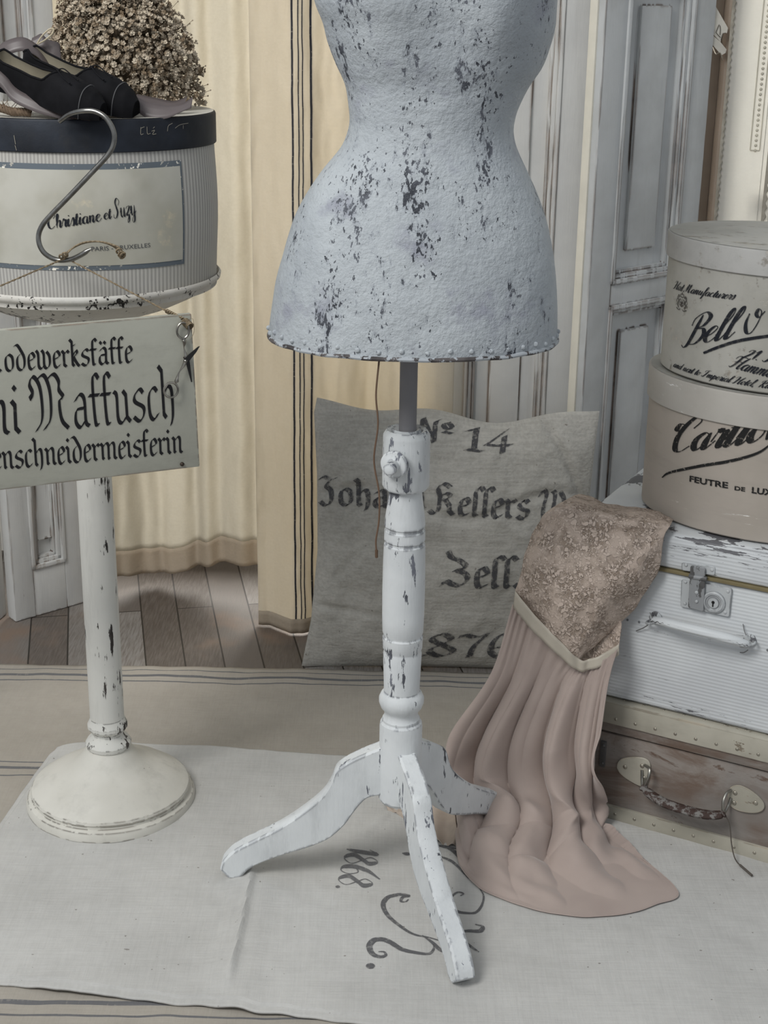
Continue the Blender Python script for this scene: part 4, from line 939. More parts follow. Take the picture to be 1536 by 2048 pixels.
# ================================================================== BALLET SHOES, ROPE, DRIED FLOWERS ON THE LID
ZL = ztopbox+.001
def shoe_geo(Sx):
    hw = lambda t: interp([(0, .012), (.03, .021), (.1, .027), (.3, .025), (.5, .030), (.7, .036), (.85, .032), (.94, .024), (1, .013)], t)
    hh = lambda t: interp([(0, .060), (.06, .074), (.2, .068), (.4, .060), (.6, .062), (.8, .056), (.93, .044), (1, .028)], t)
    def sect(t, a, off=0.0):
        x = .235*t; w_, h_ = hw(t)+off, hh(t)+off
        c_, s_ = cos(a), sin(a); e = .75
        y = -w_*(abs(c_)**e)*(1 if c_ > 0 else -1); z = h_*abs(s_)**.85
        if t < .06: x += .012*(1-t/.06)*0
        return Vector((x, y, z))
    phi = lambda t: pi/2 if t >= .6 else pi/2-(.42+.30*sm(.0, .15, t))*sm(.60, .50, t)-.1*sm(.15, 0, t)*0
    ph0 = lambda t: phi(t) if t > .02 else phi(t)
    def side(sgn, off=0.0, t0=0.0, t1=1.0, nu=50, nv=14, pf=ph0):
        def f(u, v):
            t = t0+(t1-t0)*u; a = pf(t)*v; p_ = sect(t, a, off)
            return Vector((p_.x, p_.y*sgn, max(0, p_.z)))
        return grid(f, nu, nv)
    def cap(t, off=0.0, full=False):   # closed end wall at heel or toe
        V = [sect(t, pi*k/16, off) for k in range(17)]
        hz = phi(t)
        V = [p_ for k, p_ in enumerate(V) if full or True]; V = [Vector((p_.x, p_.y, max(0, p_.z if full else min(p_.z, sect(t, hz).z)))) for p_ in V]
        return V, [tuple(range(len(V)))]
    upper = merge(side(1), side(-1), cap(0)+([(0, 0)]*17,), cap(1, full=True)+([(0, 0)]*17,))
    lining = merge(side(1, -.002, .02, .62), side(-1, -.002, .02, .62), grid(lambda u, v: Vector((.235*(.02+.75*u), (v-.5)*2*(hw(.02+.75*u)-.003), .003)), 20, 4))
    edge = [sect(t, phi(t)) for t in [i*.6/30 for i in range(31)]]
    rim_ = edge+[Vector((p_.x, -p_.y, p_.z)) for p_ in reversed(edge[:-1])]
    binding = tube(rim_, .0022, 7, closed=True)
    sole = grid(lambda u, v: Vector((.235*(.03+.90*u), (v-.5)*2*(hw(.03+.90*u)-.006), -.0015-.001*cos((v-.5)*3))), 30, 6)
    toecap = merge(side(1, .0012, .86, 1.0, 12, 14, lambda t: pi/2), side(-1, .0012, .86, 1.0, 12, 14, lambda t: pi/2), cap(1, .0012, True)+([(0, 0)]*17,))
    seam = tube([sect(.86, pi*k/24, .0016)*1 for k in range(25)], .0011, 6)
    th = sect(.6, pi/2)
    bow = merge(tube(catmull([th+Vector((-.004, 0, .003)), th+Vector((.0, -.006, .007)), th+Vector((.01, -.012, .004)), th+Vector((.02, -.016, -.0)), th+Vector((.034, -.020, -.004))], 7), .0012, 6),
                tube(catmull([th+Vector((-.004, 0, .003)), th+Vector((.006, .004, .007)), th+Vector((.018, .002, .005)), th+Vector((.032, -.002, .001)), th+Vector((.045, -.006, -.001))], 7), .0011, 6), sphere(th+Vector((0, 0, .004)), .003, 1), sphere(th+Vector((.035, -.020, -.004)), .0022, 1))
    sc_ = lambda g: ([Vector(v)*Sx for v in g[0]],)+tuple(g[1:])
    return [sc_(x) for x in (upper, lining, binding, sole, toecap, seam, bow)]
M_black = plain('black_canvas', (.009, .009, .011), .8, spec=.15, var=.25, nscale=40, bump=.3); M_lin = plain('cream_shoe_lining', (.42, .38, .29), .9)
M_sole = plain('brown_suede_sole', (.14, .095, .07), .9); M_thr = plain('grey_seam_piping', (.10, .10, .105), .7); M_satin = plain('mauve_grey_satin', (.125, .105, .105), .38, var=.12, nscale=14, bump=.05)
def shoe(label, toe, heel, tilt):
    X = (toe-heel); S_ = X.length/.235; X.normalize(); Y = Vector((0, 0, 1)).cross(X).normalized(); Z = X.cross(Y)
    R_ = Matrix((X, Y, Z)).transposed() @ Matrix.Rotation(tilt, 3, 'X')
    M = Matrix.Translation(heel) @ R_.to_4x4()
    t = thing('ballet_shoe', label, 'shoe', heel, group=None)
    gs = shoe_geo(S_)
    for nm, g, m, so in zip(('upper', 'lining', 'binding', 'sole', 'toe_cap', 'seam', 'drawstring'), gs, (M_black, M_lin, M_black, M_sole, M_black, M_thr, M_black), (0, 0, 0, .0025, 0, 0, 0)):
        obj(nm, xf(g, M), m, t, solid=so, autos=50)
    return t, M
toe1 = G(206, 236, ZL+.002); heel1 = toe1+Vector((-.142, .050, .036))
sh1, Ms1 = shoe('black canvas ballet shoe in front, cream lining showing, toe by the hook', toe1, heel1, rad(16))
toe2 = G(264, 236, ZL+.002)+Vector((0, .030, 0)); heel2 = toe2+Vector((-.146, .050, .038))
sh2, Ms2 = shoe('black canvas ballet shoe behind its twin, nearer the dried flowers', toe2, heel2, rad(14))
def ribbon(pts, wfun, n_=60, up=None, m=M_satin, parent=None, name='ribbon'):
    c = catmull(pts, 12); V, F, U = [], [], []
    for i, p_ in enumerate(c):
        t = i/(len(c)-1); wv = wfun(t); 
        for k in range(4): V.append(p_+wv*(k/3-.5)); U.append((t, k/3))
    for i in range(len(c)-1):
        for k in range(3): F.append((i*4+k, i*4+k+1, (i+1)*4+k+1, (i+1)*4+k))
    return obj(name, (V, F, U), m, parent, solid=.0006, autos=80)
pz = lambda x, y, Y: P(x, y, Y)
ribbon([pz(-30, 130, 1.90), pz(5, 160, 1.895), pz(30, 190, 1.89), pz(75, 212, 1.885), pz(120, 226, 1.885), pz(150, 233, 1.89)], lambda t: Vector((.002, .008, .020*(1-.5*t))), parent=sh1)
ribbon([pz(-10, 118, 1.96), pz(10, 98, 1.95), pz(45, 88, 1.95), pz(72, 100, 1.955), pz(90, 118, 1.96), pz(100, 128, 1.965)], lambda t: Vector((-.004, .010, .016)), parent=sh1)
ribbon([pz(60, 92, 2.0), pz(85, 84, 2.0), pz(100, 96, 2.0), pz(112, 102, 2.0), pz(122, 116, 2.0)], lambda t: Vector((.006*cos(t*8), .006, .020)), parent=sh2)
ribbon([pz(268, 205, 1.935), pz(300, 222, 1.93), pz(335, 224, 1.93), pz(362, 216, 1.935), pz(384, 205, 1.94)], lambda t: Vector((.001, .012, .014+.004*sin(t*6))), parent=sh2)
ribbon([pz(270, 196, 1.96), pz(310, 204, 1.965), pz(345, 210, 1.97), pz(372, 200, 1.98)], lambda t: Vector((.002, .02, .008)), parent=sh2)
obj('cord_loop', tube(catmull([pz(74, 88, 1.99), pz(84, 72, 1.99), pz(98, 59, 1.99), pz(107, 58, 1.99), pz(104, 68, 1.99), pz(90, 80, 1.99), pz(76, 88, 1.99)], 8), .0011, 6), plain('cream_cord', (.55, .48, .34), .7), sh2)
rp = []
for s in range(3):
    pts = []
    for i in range(60):
        t = i/59; b = P(-30+90*t, 200+28*t, 1.905-.01*t); b.z = max(b.z-.004, ZL+.006); ang = t*30+s*2.1; pts.append(b+Vector((0, cos(ang)*.0028, sin(ang)*.0028)))
    rp.append(tube(pts, .0028, 6))
for i in range(40):
    a = random.uniform(0, 6.28); t = random.random(); b = P(-30+90*t, 200+28*t, 1.905-.01*t); b.z = max(b.z, ZL+.006); rp.append(tube([b, b+Vector((random.uniform(-.008, .008), cos(a)*.006, sin(a)*.006+.002))], .0004, 3))
tag(obj('rope', merge(*rp), plain('coarse_brown_rope', (.17, .12, .08), .95, bump=.6, nscale=200)), 'short piece of coarse brown rope lying by the shoes at the left photo edge', 'rope')

# dried gypsophila
bc = P(262, 205, 2.06); bc.z = ZL
bq = thing('dried_flower_bunch', 'round bunch of dried beige baby\'s-breath flowers behind the black shoes on the hat box', 'flowers', bc)
M_fl = NT('dried_blossom', .9, 0, .1); n = M_fl; v = n.co(); n.set('Base Color', n.mix(n.step(n.noise(v, 70, 2), .35, .65), (.56, .49, .39), (.24, .18, .12))); M_fl = n.m
M_st = plain('dried_stem', (.13, .095, .06), .9)
outl = [(0, 142), (.12, 140), (.25, 135), (.4, 122), (.55, 112), (.7, 98), (.82, 76), (.92, 48), (1, 20)]
SCL = .00068
def flower(c_, r, nrm):
    V, F = [], []; t1 = nrm.orthogonal().normalized(); t2 = nrm.cross(t1); g = []
    for k in range(6):
        a = k*pi/3+random.random(); d = (t1*cos(a)+t2*sin(a)); b = len(V)
        o_ = nrm*.35+d; o_.normalize(); q = nrm.cross(d)
        V += [c_+nrm*r*.1, c_+o_*r*.7+q*r*.5, c_+o_*r*1.05+nrm*r*.35, c_+o_*r*.7-q*r*.5]; F.append((b, b+1, b+2, b+3))
    s_ = sphere(c_+nrm*r*.15, r*.55, 1); return merge((V, F), s_)
fl = []; stm = []
root = bc+Vector((-.02, .0, .01)); R0 = .085
cands = []
for i in range(3400):
    a = random.uniform(-pi*1.08, pi*.08) if i % 4 else random.uniform(0, 2*pi); h = random.random(); hgt = .168*h
    rad_ = interp([(0, .096), (.25, .097), (.45, .092), (.62, .080), (.78, .062), (.92, .038), (1, .012)], h)
    rr = rad_*(1-.45*random.random()**2)
    c_ = bc+Vector((rr*cos(a)-.020*h, rr*sin(a)*.72, .006+hgt))+Vector((random.gauss(0, .003), random.gauss(0, .003), random.gauss(0, .003)))
    if c_.z < ZL+.004: c_.z = ZL+.004+random.random()*.004
    nrm = (c_-(bc+Vector((-.01, .03, .04)))).normalized(); cands.append((0, c_, nrm))
cands.sort(key=lambda t: t[1].y)
small = []
for k, (dd, c_, nrm) in enumerate(cands):
    g_ = flower(c_, random.uniform(.0024, .0046), (nrm+Vector((random.gauss(0, .4), random.gauss(0, .4), random.gauss(0, .4)))).normalized())
    if k < 100: obj('blossom', g_, M_fl, bq, smooth=False)
    else: small.append(g_)
    if k % 3 == 0:
        b_ = bc+Vector((-.005, 0, .04))+(c_-bc)*.35; m_ = (b_+c_)/2+Vector((random.gauss(0, .006), random.gauss(0, .006), random.gauss(0, .006))); stm.append(tube([b_, m_, c_], .00045, 3))
    if k % 5 == 0: 
        e_ = c_+nrm*.006+Vector((random.gauss(0, .004),)*3); stm.append(tube([c_, e_], .0003, 3)); small.append(sphere(e_, .0012, 1))
obj('blossoms', merge(*small), M_fl, bq, smooth=False, kind='stuff'); core = [Vector(v) for v in sphere((0, 0, 0), 1, 3)[0]]; stm.append(([bc+Vector((v.x*.062-.006, v.y*.04, .062+v.z*.058))*1+v*.006*nz(v.x*6, v.y*6, v.z*6) for v in core], sphere((0, 0, 0), 1, 3)[1]))
obj('stems', merge(*stm), M_st, bq, kind='stuff')

# ================================================================== STAMPED SACK CUSHION
Lp = [(0, P(603, 1333, 2.535)), (.16, P(622, 1240, 2.545)), (.4, P(635, 1100, 2.57)), (.7, P(634, 950, 2.60)), (.93, P(628, 825, 2.62)), (1, P(634, 795, 2.625))]
Rp = [(0, P(1176, 1345, 2.535)), (.2, P(1166, 1230, 2.545)), (.5, P(1170, 1080, 2.575)), (.8, P(1188, 910, 2.605)), (1, P(1199, 822, 2.625))]
def lerpt(tab, v):
    for (a, p_), (b, q) in zip(tab, tab[1:]):
        if v <= b: t = (v-a)/(b-a); t = t; return p_.lerp(q, t)
    return tab[-1][1]
CN = Vector((0, -1, .18)).normalized()
def cush(u, v, side=1):
    a, b = lerpt(Lp, v), lerpt(Rp, v); p_ = a.lerp(b, u)
    p_.z += -.026*sin(pi*u)**1.0*sm(.75, 1, v)*(1+.5*sin(u*12))*.9+.006*sin(pi*u)*sm(.2, 0, v)
    e = (sin(pi*min(1, max(0, u)))*sin(pi*min(1, max(0, v))))
    bu = .060*max(0, e)**.55
    wr = .006*nz(u*5, v*6, 2)+.004*nz(u*12, v*10, 5)+.0022*nz(u*28, v*24, 9)
    cre = -.006*exp(-((v-.62-.05*sin(u*9))/.02)**2)-.008*exp(-(((u-.93)+(v-.72)*.5)/.015)**2)*sm(.5, .7, v)-.006*exp(-((v-.20-.1*(.2-u))/.012)**2)*sm(.4, .1, u)
    return p_+CN*((bu+(wr+cre)*min(1, e*8))*side*(1 if side > 0 else .55))
CW, CH = (Rp[0][1]-Lp[0][1]).length, (Lp[-1][1]-Lp[0][1]).length
M_sack = cloth('hemp_sack_cushion', (.48, .465, .43), (.345, .335, .305), 360, bump=.9, blotch=7, slub=.45, spots=True)
cu = thing('sack_cushion', 'large square hemp sack cushion stamped with faded black blackletter, leaning against the door', 'cushion', G(890, 1340, .004))
fr_ = grid(lambda u, v: cush(u, v, 1), 150, 140); bk_ = grid(lambda u, v: cush(u, v, -1), 60, 60)
obj('cover', merge(fr_, bk_), M_sack, cu, autos=60)
def fit2(fn, px, py, s=(.5, .5), st=.002):
    u, v = s
    def pj(u, v): c = RC.transposed() @ (Vector(fn(u, v))-CO); return 768+FPX*c.x/-c.z, 1024-FPX*c.y/-c.z
    for _ in range(25):
        a_, b_, c_ = pj(u, v), pj(u+st, v), pj(u, v+st); j = Matrix(((b_[0]-a_[0], c_[0]-a_[0]), (b_[1]-a_[1], c_[1]-a_[1])))
        d = j.inverted() @ Vector((px-a_[0], py-a_[1])); u += max(-.1, min(.1, d.x*st))*.8; v += max(-.1, min(.1, d.y*st))*.8
    return u, v
cm = lambda x, y: cush(x/CW, y/CH)+CN*.0018
def cline(text, p0, p1, xh, **k):
    A, B = fit2(cm, *p0, (CW/2, CH/2)), fit2(cm, *p1, (CW/2, CH/2)); d = Vector((B[0]-A[0], B[1]-A[1])); L_ = d.length; d.normalize(); q = Vector((-d.y, d.x))
    g = letters(text, BL, xh, 0, 0, width=L_, black=True, nibw=.27, thin=.08, **k); return on(g, lambda x, y: cm(A[0]+d.x*x+q.x*y, A[1]+d.y*x+q.y*y))
M_sink = ink('faded_sack_stamp', (.075, .075, .08), .85, 150, .40, .66, .95)
for tx_, p0, p1, xh in (('N°', (832, 884), (908, 890), .036), ('14', (925, 899), (1022, 906), .045), ('Johann', (640, 1006), (852, 1018), .032), ('KeLLers', (862, 1026), (1058, 1038), .033), ('Wwe', (1074, 1042), (1190, 1046), .034), ('ZeLL.', (888, 1172), (1044, 1176), .038), ('1876', (800, 1312), (1036, 1316), .030)):
    obj('stamped_lettering', cline(tx_, p0, p1, xh), M_sink, cu)

# ================================================================== SUITCASES
# lower brown one
s0, w1, d1, h1 = -.085, .46, .34, .207
c1 = thing('suitcase', 'weathered brown suitcase with riveted cream metal trim, at the bottom of the stack', 'suitcase', SL(s0, 0, .0125), SYAW)
def L1c(px, py, d): s, z = Lf(px, py, d); return Vector((s-s0, d, z-.0125))
M_brn = NT('worn_brown_fibreboard', .75, 0, .2); n = M_brn; v = n.co(scale=(.35, 1, 1)); a = n.noise(v, 22, 6, .7, .6); b = n.noise(n.co(), 6, 4, .6)
c = n.mix(n.step(a, .38, .66), (.165, .12, .095), (.28, .25, .225)); c = n.mix(n.math('MULTIPLY', n.step(b, .45, .65), .7), c, (.24, .225, .21)); c = n.mix(n.step(a, .62, .68), c, (.13, .09, .07)); n.set('Base Color', c); n.set('Normal', n.bump(a, .4, .001)); M_brn = n.m
M_trim = paint('tarnished_cream_metal', (.47, .445, .375), (.20, .17, .13), .66, 60, (.4, 1, 1), cl=12, base2=(.34, .32, .265), rough=.4, bump=.2, edge=1, erad=.003)
M_riv = plain('dull_rivet', (.40, .37, .31), .35, .7)
H1 = h1-.0125
obj('body', box(0, w1, 0, d1, 0, .142, .006), M_brn, c1, world=False, autos=30)
obj('lid', box(-.001, w1+.001, -.0015, d1+.001, .1425, H1, .010), M_brn, c1, world=False, autos=30)
obj('metal_trim', merge(box(-.003, w1+.003, -.005, .004, H1-.034, H1+.0005, .002), box(-.003, w1+.003, -.005, .020, H1-.001, H1+.002, .001), box(-.004, .004, -.005, d1, H1-.034, H1+.0005, .002)), M_trim, c1, world=False, label='upper riveted cream metal trim')
obj('metal_trim', merge(box(-.003, w1+.003, -.0045, .004, 0, .024, .002), box(-.004, .004, -.005, d1, 0, .024, .002)), M_trim, c1, world=False, label='lower riveted cream metal trim')
for k in range(15):
    x = .008+k*.0305
    obj('rivet', sphere((x, -.005, H1-.024), .0026, 2, (1, .5, 1)), M_riv, c1, world=False); obj('rivet', sphere((x+.01, -.0045, .012), .0026, 2, (1, .5, 1)), M_riv, c1, world=False)
    obj('rivet', sphere((x+.006, .010, H1+.002), .0020, 2, (1, 1, .5)), M_riv, c1, world=False)
sx = L1c(1209, 1490, -.002).x
obj('side_clasp', merge(box(sx-.006, sx+.003, -.004, 0, .085, .128, .001), sphere((sx, -.005, .092), .002, 1), sphere((sx, -.005, .122), .002, 1)), plain('dark_clasp', (.2, .2, .2), .4, .6), c1, world=False)
def mount(pts): 
    q = [L1c(x, y, -.002) for x, y in pts]; return prism([(p_.x, p_.z) for p_ in catmull([Vector((a_.x, 0, a_.z)) for a_ in q], 4, True)], lambda x, z: (x, -.0005, z), lambda x, z: (x, -.0035, z))
ml = mount([(1234, 1530), (1242, 1518), (1265, 1514), (1288, 1516), (1300, 1526), (1300, 1548), (1292, 1572), (1276, 1570), (1250, 1555), (1237, 1542)])
mr = mount([(1460, 1576), (1474, 1570), (1490, 1574), (1512, 1588), (1528, 1606), (1526, 1620), (1508, 1626), (1480, 1622), (1462, 1612), (1456, 1596)])
for g, rv in ((ml, ((1250, 1534), (1284, 1532), (1288, 1556))), (mr, ((1470, 1586), (1468, 1606), (1511, 1606)))):
    mo = obj('handle_mount', g, M_trim, c1, world=False, bevel=.0008)
    for x, y in rv: obj('mount_rivet', sphere(L1c(x, y, -.004), .0034, 2, (1, .5, 1)), M_riv, mo, world=False)
obj('handle_ring', tube(catmull([L1c(x, y, d) for x, y, d in ((1290, 1530, -.004), (1299, 1538, -.014), (1296, 1556, -.020), (1286, 1575, -.018), (1284, 1560, -.008), (1284, 1540, -.004))], 8), .0022, 8), plain('ring_steel', (.35, .34, .31), .35, .9), c1, world=False)
obj('handle_ring', tube(catmull([L1c(x, y, d) for x, y, d in ((1462, 1580, -.004), (1452, 1588, -.014), (1446, 1606, -.022), (1448, 1626, -.020), (1456, 1612, -.008), (1462, 1596, -.004))], 8), .0022, 8), bpy.data.materials['ring_steel'], c1, world=False)
M_lea = NT('worn_leather_grip', .7, 0, .3); n = M_lea; a = n.noise(n.co(), 90, 5, .7); c = n.mix(n.step(a, .46, .58), (.05, .03, .025), (.20, .19, .18)); n.set('Base Color', c); n.set('Normal', n.bump(a, .7, .001)); M_lea = n.m
obj('grip', tube(catmull([L1c(x, y, d) for x, y, d in ((1284, 1572, -.019), (1300, 1588, -.024), (1330, 1606, -.030), (1370, 1620, -.033), (1410, 1629, -.030), (1436, 1630, -.025), (1450, 1626, -.021))], 8), lambda t: .0058+.0035*sin(pi*t)**.6+.0015*sin(t*60)*(1 if t < .1 or t > .9 else 0), 12, flat=.7), M_lea, c1, world=False)
c1m = (Matrix.Translation(c1.location) @ Matrix.Rotation(SYAW, 4, 'Z')).inverted(); GL = lambda x, y, z: c1m @ G(x, y, z)
obj('tag_cord', merge(tube(catmull([L1c(1450, 1628, -.024), L1c(1459, 1650, -.020), L1c(1463, 1688, -.018), GL(1468, 1712, .026), GL(1474, 1724, .018), GL(1482, 1732, .0165)], 6), .0010, 5), tube([GL(1480, 1730, .0170), GL(1504, 1751, .0168)], .0018, 6)), plain('dark_cord', (.12, .105, .09), .9), c1, world=False)
# upper white one
u0, w2, d2, zb2 = -.066, .45, .33, .210
c2 = thing('suitcase', 'white painted chipped suitcase with lock and handle, resting on the brown suitcase', 'suitcase', SL(u0, .006, zb2), SYAW)
def L2c(px, py, d): s, z = Lf(px, py, d+.006); return Vector((s-u0, d, z-zb2))
M_wsc = NT('chipped_white_ribbed_paint', .5, 0, .35); n = M_wsc; vs = n.co(scale=(.16, .16, 1.6)); a = n.noise(vs, 110, 5, .7); cl = n.noise(n.co(loc=(1, 4, 2)), 7, 3, .6)
zz = n.sep(n.co())[2]
ez = n.math('MAXIMUM', n.step(zz, .035, .0, 0, .12), n.step(zz, .225, .275, 0, .13))
s_ = n.math('ADD', n.math('ADD', a, n.math('MULTIPLY', n.math('SUBTRACT', cl, .5), .3)), ez); mask = n.math('MAXIMUM', n.step(s_, .675, .70), n.edge(.006, .012, .06, vs, 50))
n.set('Base Color', n.mix(mask, n.mix(n.step(n.noise(n.co(), 8, 4), .35, .65), (.64, .665, .68), (.56, .58, .60)), (.13, .13, .14)))
rib = n.wave(n.co(scale=(.03, .03, 1)), 58, .6, 'Z', 1); n.set('Normal', n.bump(n.math('SUBTRACT', n.math('MULTIPLY', rib, .5), n.math('MULTIPLY', mask, .5)), .45, .0016)); M_wsc = n.m
zs_ = L2c(1420, 1157, 0).z
H2 = .484-zb2
obj('body', box(0, w2, 0, d2, 0, zs_-.001, .009, 3), M_wsc, c2, world=False, autos=30)
obj('lid', box(-.002, w2+.002, -.003, d2+.002, zs_+.0015, H2, .013, 4), M_wsc, c2, world=False, autos=30)
obj('brass_strip', box(-.0015, w2+.001, -.0042, d2, zs_-.002, zs_+.003, .0008), plain('old_brass_strip', (.30, .25, .14), .4, .5), c2, world=False)
M_met = paint('painted_metal_fittings', (.50, .52, .53), (.06, .06, .065), .60, 60, (1, 1, .6), cl=12, base2=(.42, .44, .45), rough=.35, edge=1, erad=.002, bump=.2)
def plate(px0, py0, px1, py1, px2, py2, px3, py3, d0_, th, rnd=3):
    q = [L2c(x, y, d0_) for x, y in ((px0, py0), (px1, py1), (px2, py2), (px3, py3))]; c_ = sum((Vector((a_.x, 0, a_.z)) for a_ in q), Vector())/4
    pts = []
    for a_ in q:
        a_ = Vector((a_.x, 0, a_.z)); pts.append(a_)
    poly = []
    m_ = len(pts)
    for i in range(m_):
        p_, pr_, nx = pts[i], pts[i-1], pts[(i+1) % m_]; r = .003
        A = p_+(pr_-p_).normalized()*r; B = p_+(nx-p_).normalized()*r
        for t in (0, .33, .66, 1): poly.append(A*(1-t)**2+p_*2*t*(1-t)+B*t*t)
    return prism([(p_.x, p_.z) for p_ in poly], lambda x, z: (x, d0_, z), lambda x, z: (x, d0_-th, z))
lk = obj('latch_plate', merge(plate(1364, 1124, 1431, 1133, 1430, 1150, 1364, 1140, -.003, .002)), M_met, c2, world=False, bevel=.0006)
for x, y in ((1372, 1130), (1424, 1140)): obj('screw', sphere(L2c(x, y, -.005), .0028, 2, (1, .5, 1)), M_met, lk, world=False)
ha = obj('hasp', merge(plate(1382, 1130, 1412, 1135, 1408, 1222, 1377, 1214, -.0065, .003), tube([L2c(1378, 1152, -.009), L2c(1414, 1158, -.009)], .0035, 10)), paint('hasp_metal', (.30, .31, .32), (.05, .05, .05), .50, 40, (1, 1, .4), rough=.3, bump=.2), c2, world=False, bevel=.0006)
for y in (1185, 1203): obj('stud', sphere(L2c(1393, y, -.0098), .0028, 2, (1, .5, 1)), M_met, ha, world=False)
lp = obj('lock_plate', plate(1364, 1158, 1465, 1176, 1459, 1233, 1362, 1212, -.0015, .003), M_met, c2, world=False, bevel=.0006)
for x, y in ((1371, 1164), (1370, 1207), (1456, 1183), (1450, 1225)): obj('screw', sphere(L2c(x, y, -.0045), .0026, 2, (1, .5, 1)), M_met, lp, world=False)
lc_ = L2c(1428, 1204, -.0045)
def ydir(prof, c_, seg=32): return xf(lathe(prof, seg), Matrix.Translation(c_) @ Matrix.Rotation(pi/2, 4, 'X'))
lb = obj('lock_barrel', ydir([(.0165, 0), (.0165, .002), (.0135, .0045), (.0115, .0045), (.0105, .003), (.0085, .003), (.0080, .0045), (.0001, .0045)], lc_), M_met, c2, world=False, autos=20)
obj('keyhole', merge(ydir([(.0022, .0046), (.0022, .0052), (.0001, .0052)], lc_+Vector((0, 0, .0012))), box(lc_.x-.0009, lc_.x+.0009, lc_.y-.0052, lc_.y-.0044, lc_.z-.0055, lc_.z+.001)), plain('keyhole_black', (.01, .01, .01), .6), lb, world=False)
hp = [(1306, 1240, -.012), (1325, 1243, -.020), (1350, 1250, -.026), (1400, 1262, -.030), (1450, 1275, -.027), (1480, 1284, -.021), (1498, 1289, -.014)]
obj('grip', tube(catmull([L2c(*p_) for p_ in hp], 8), lambda t: .0040+.0042*sin(pi*min(1, max(0, t)))**.5, 14, flat=.85), M_wsc, c2, world=False)
obj('stitching', tube([p_+Vector((0, -.0072, .0005+.0012*sin(i*1.5))) for i, p_ in enumerate(catmull([L2c(*p_) for p_ in hp], 8))], .0006, 4), plain('dark_stitching', (.08, .08, .085), .8), c2, world=False)
for c_, (mx_, my_) in enumerate(((1312, 1235), (1500, 1280))):
    m_ = L2c(mx_, my_, 0); obj('handle_bracket', merge(ydir([(.0095, 0), (.0095, .0025), (.007, .004), (.0001, .004)], m_), tube([m_+Vector((cos(a)*.010, -.010+sin(a)*.009, -.002+cos(a)*.004)) for a in [k*pi/8 for k in range(16)]], .0019, 8, closed=True)), M_met, c2, world=False)
for a_, b_ in (((1306, 1242), (1272, 1262)), ((1310, 1240), (1300, 1225)), ((1492, 1270), (1486, 1248)), ((1496, 1300), (1480, 1305))):
    obj('frayed_string', tube(catmull([L2c(*a_, -.012), (L2c(*a_, -.008)+L2c(*b_, -.006))/2+Vector((0, 0, -.002)), L2c(*b_, -.003)], 5), .0008, 4), plain('frayed_string', (.2, .2, .2), .9), c2, world=False)
for x, y in ((1255, 1240), (1278, 1244), (1535, 1300)): obj('stud', sphere(L2c(x, y, -.0005), .002, 1), M_met, c2, world=False)

# ================================================================== DRESS DRAPED OVER THE WHITE SUITCASE
def pt3(x, y, m, q):
    if m == 'z': return G(x, y, q)
    s, z = Lf(x, y, q); return SL(s, q, z)
def rowsurf(rws, nu, nv, disp=None):
    n_ = len(rws[0]); C_ = [catmull(r, 10) for r in rws]; M_ = len(C_[0])
    colsf = [catmull([C_[j][i] for j in range(len(rws))], 14) for i in range(M_)]; NV_ = len(colsf[0])
    def base(u, v):
        a, b = u*(M_-1), v*(NV_-1); i, j = min(int(a), M_-2), min(int(b), NV_-2); fa, fb = a-i, b-j
        return (colsf[i][j]*(1-fa)+colsf[i+1][j]*fa)*(1-fb)+(colsf[i][j+1]*(1-fa)+colsf[i+1][j+1]*fa)*fb
    def f(u, v):
        p_ = base(u, v)
        if disp:
            e = .01; du = base(min(1, u+e), v)-base(max(0, u-e), v); dv = base(u, min(1, v+e))-base(u, max(0, v-e)); nn = du.cross(dv)
            if nn.length > 1e-9:
                nn.normalize()
                if nn.dot(CO-p_) < 0: nn = -nn
                p_ = p_+nn*disp(u, v)
        return p_
    return f
dr = thing('dress', 'dusty pink dress with lace bodice, cream waistband and chiffon skirt draped over the suitcases', 'dress', SL(-.03, -.06, .0125))
R = lambda pts, m, q: [pt3(x, y, m, q if not isinstance(q, (list, tuple)) else q[i]) for i, (x, y) in enumerate(pts)]
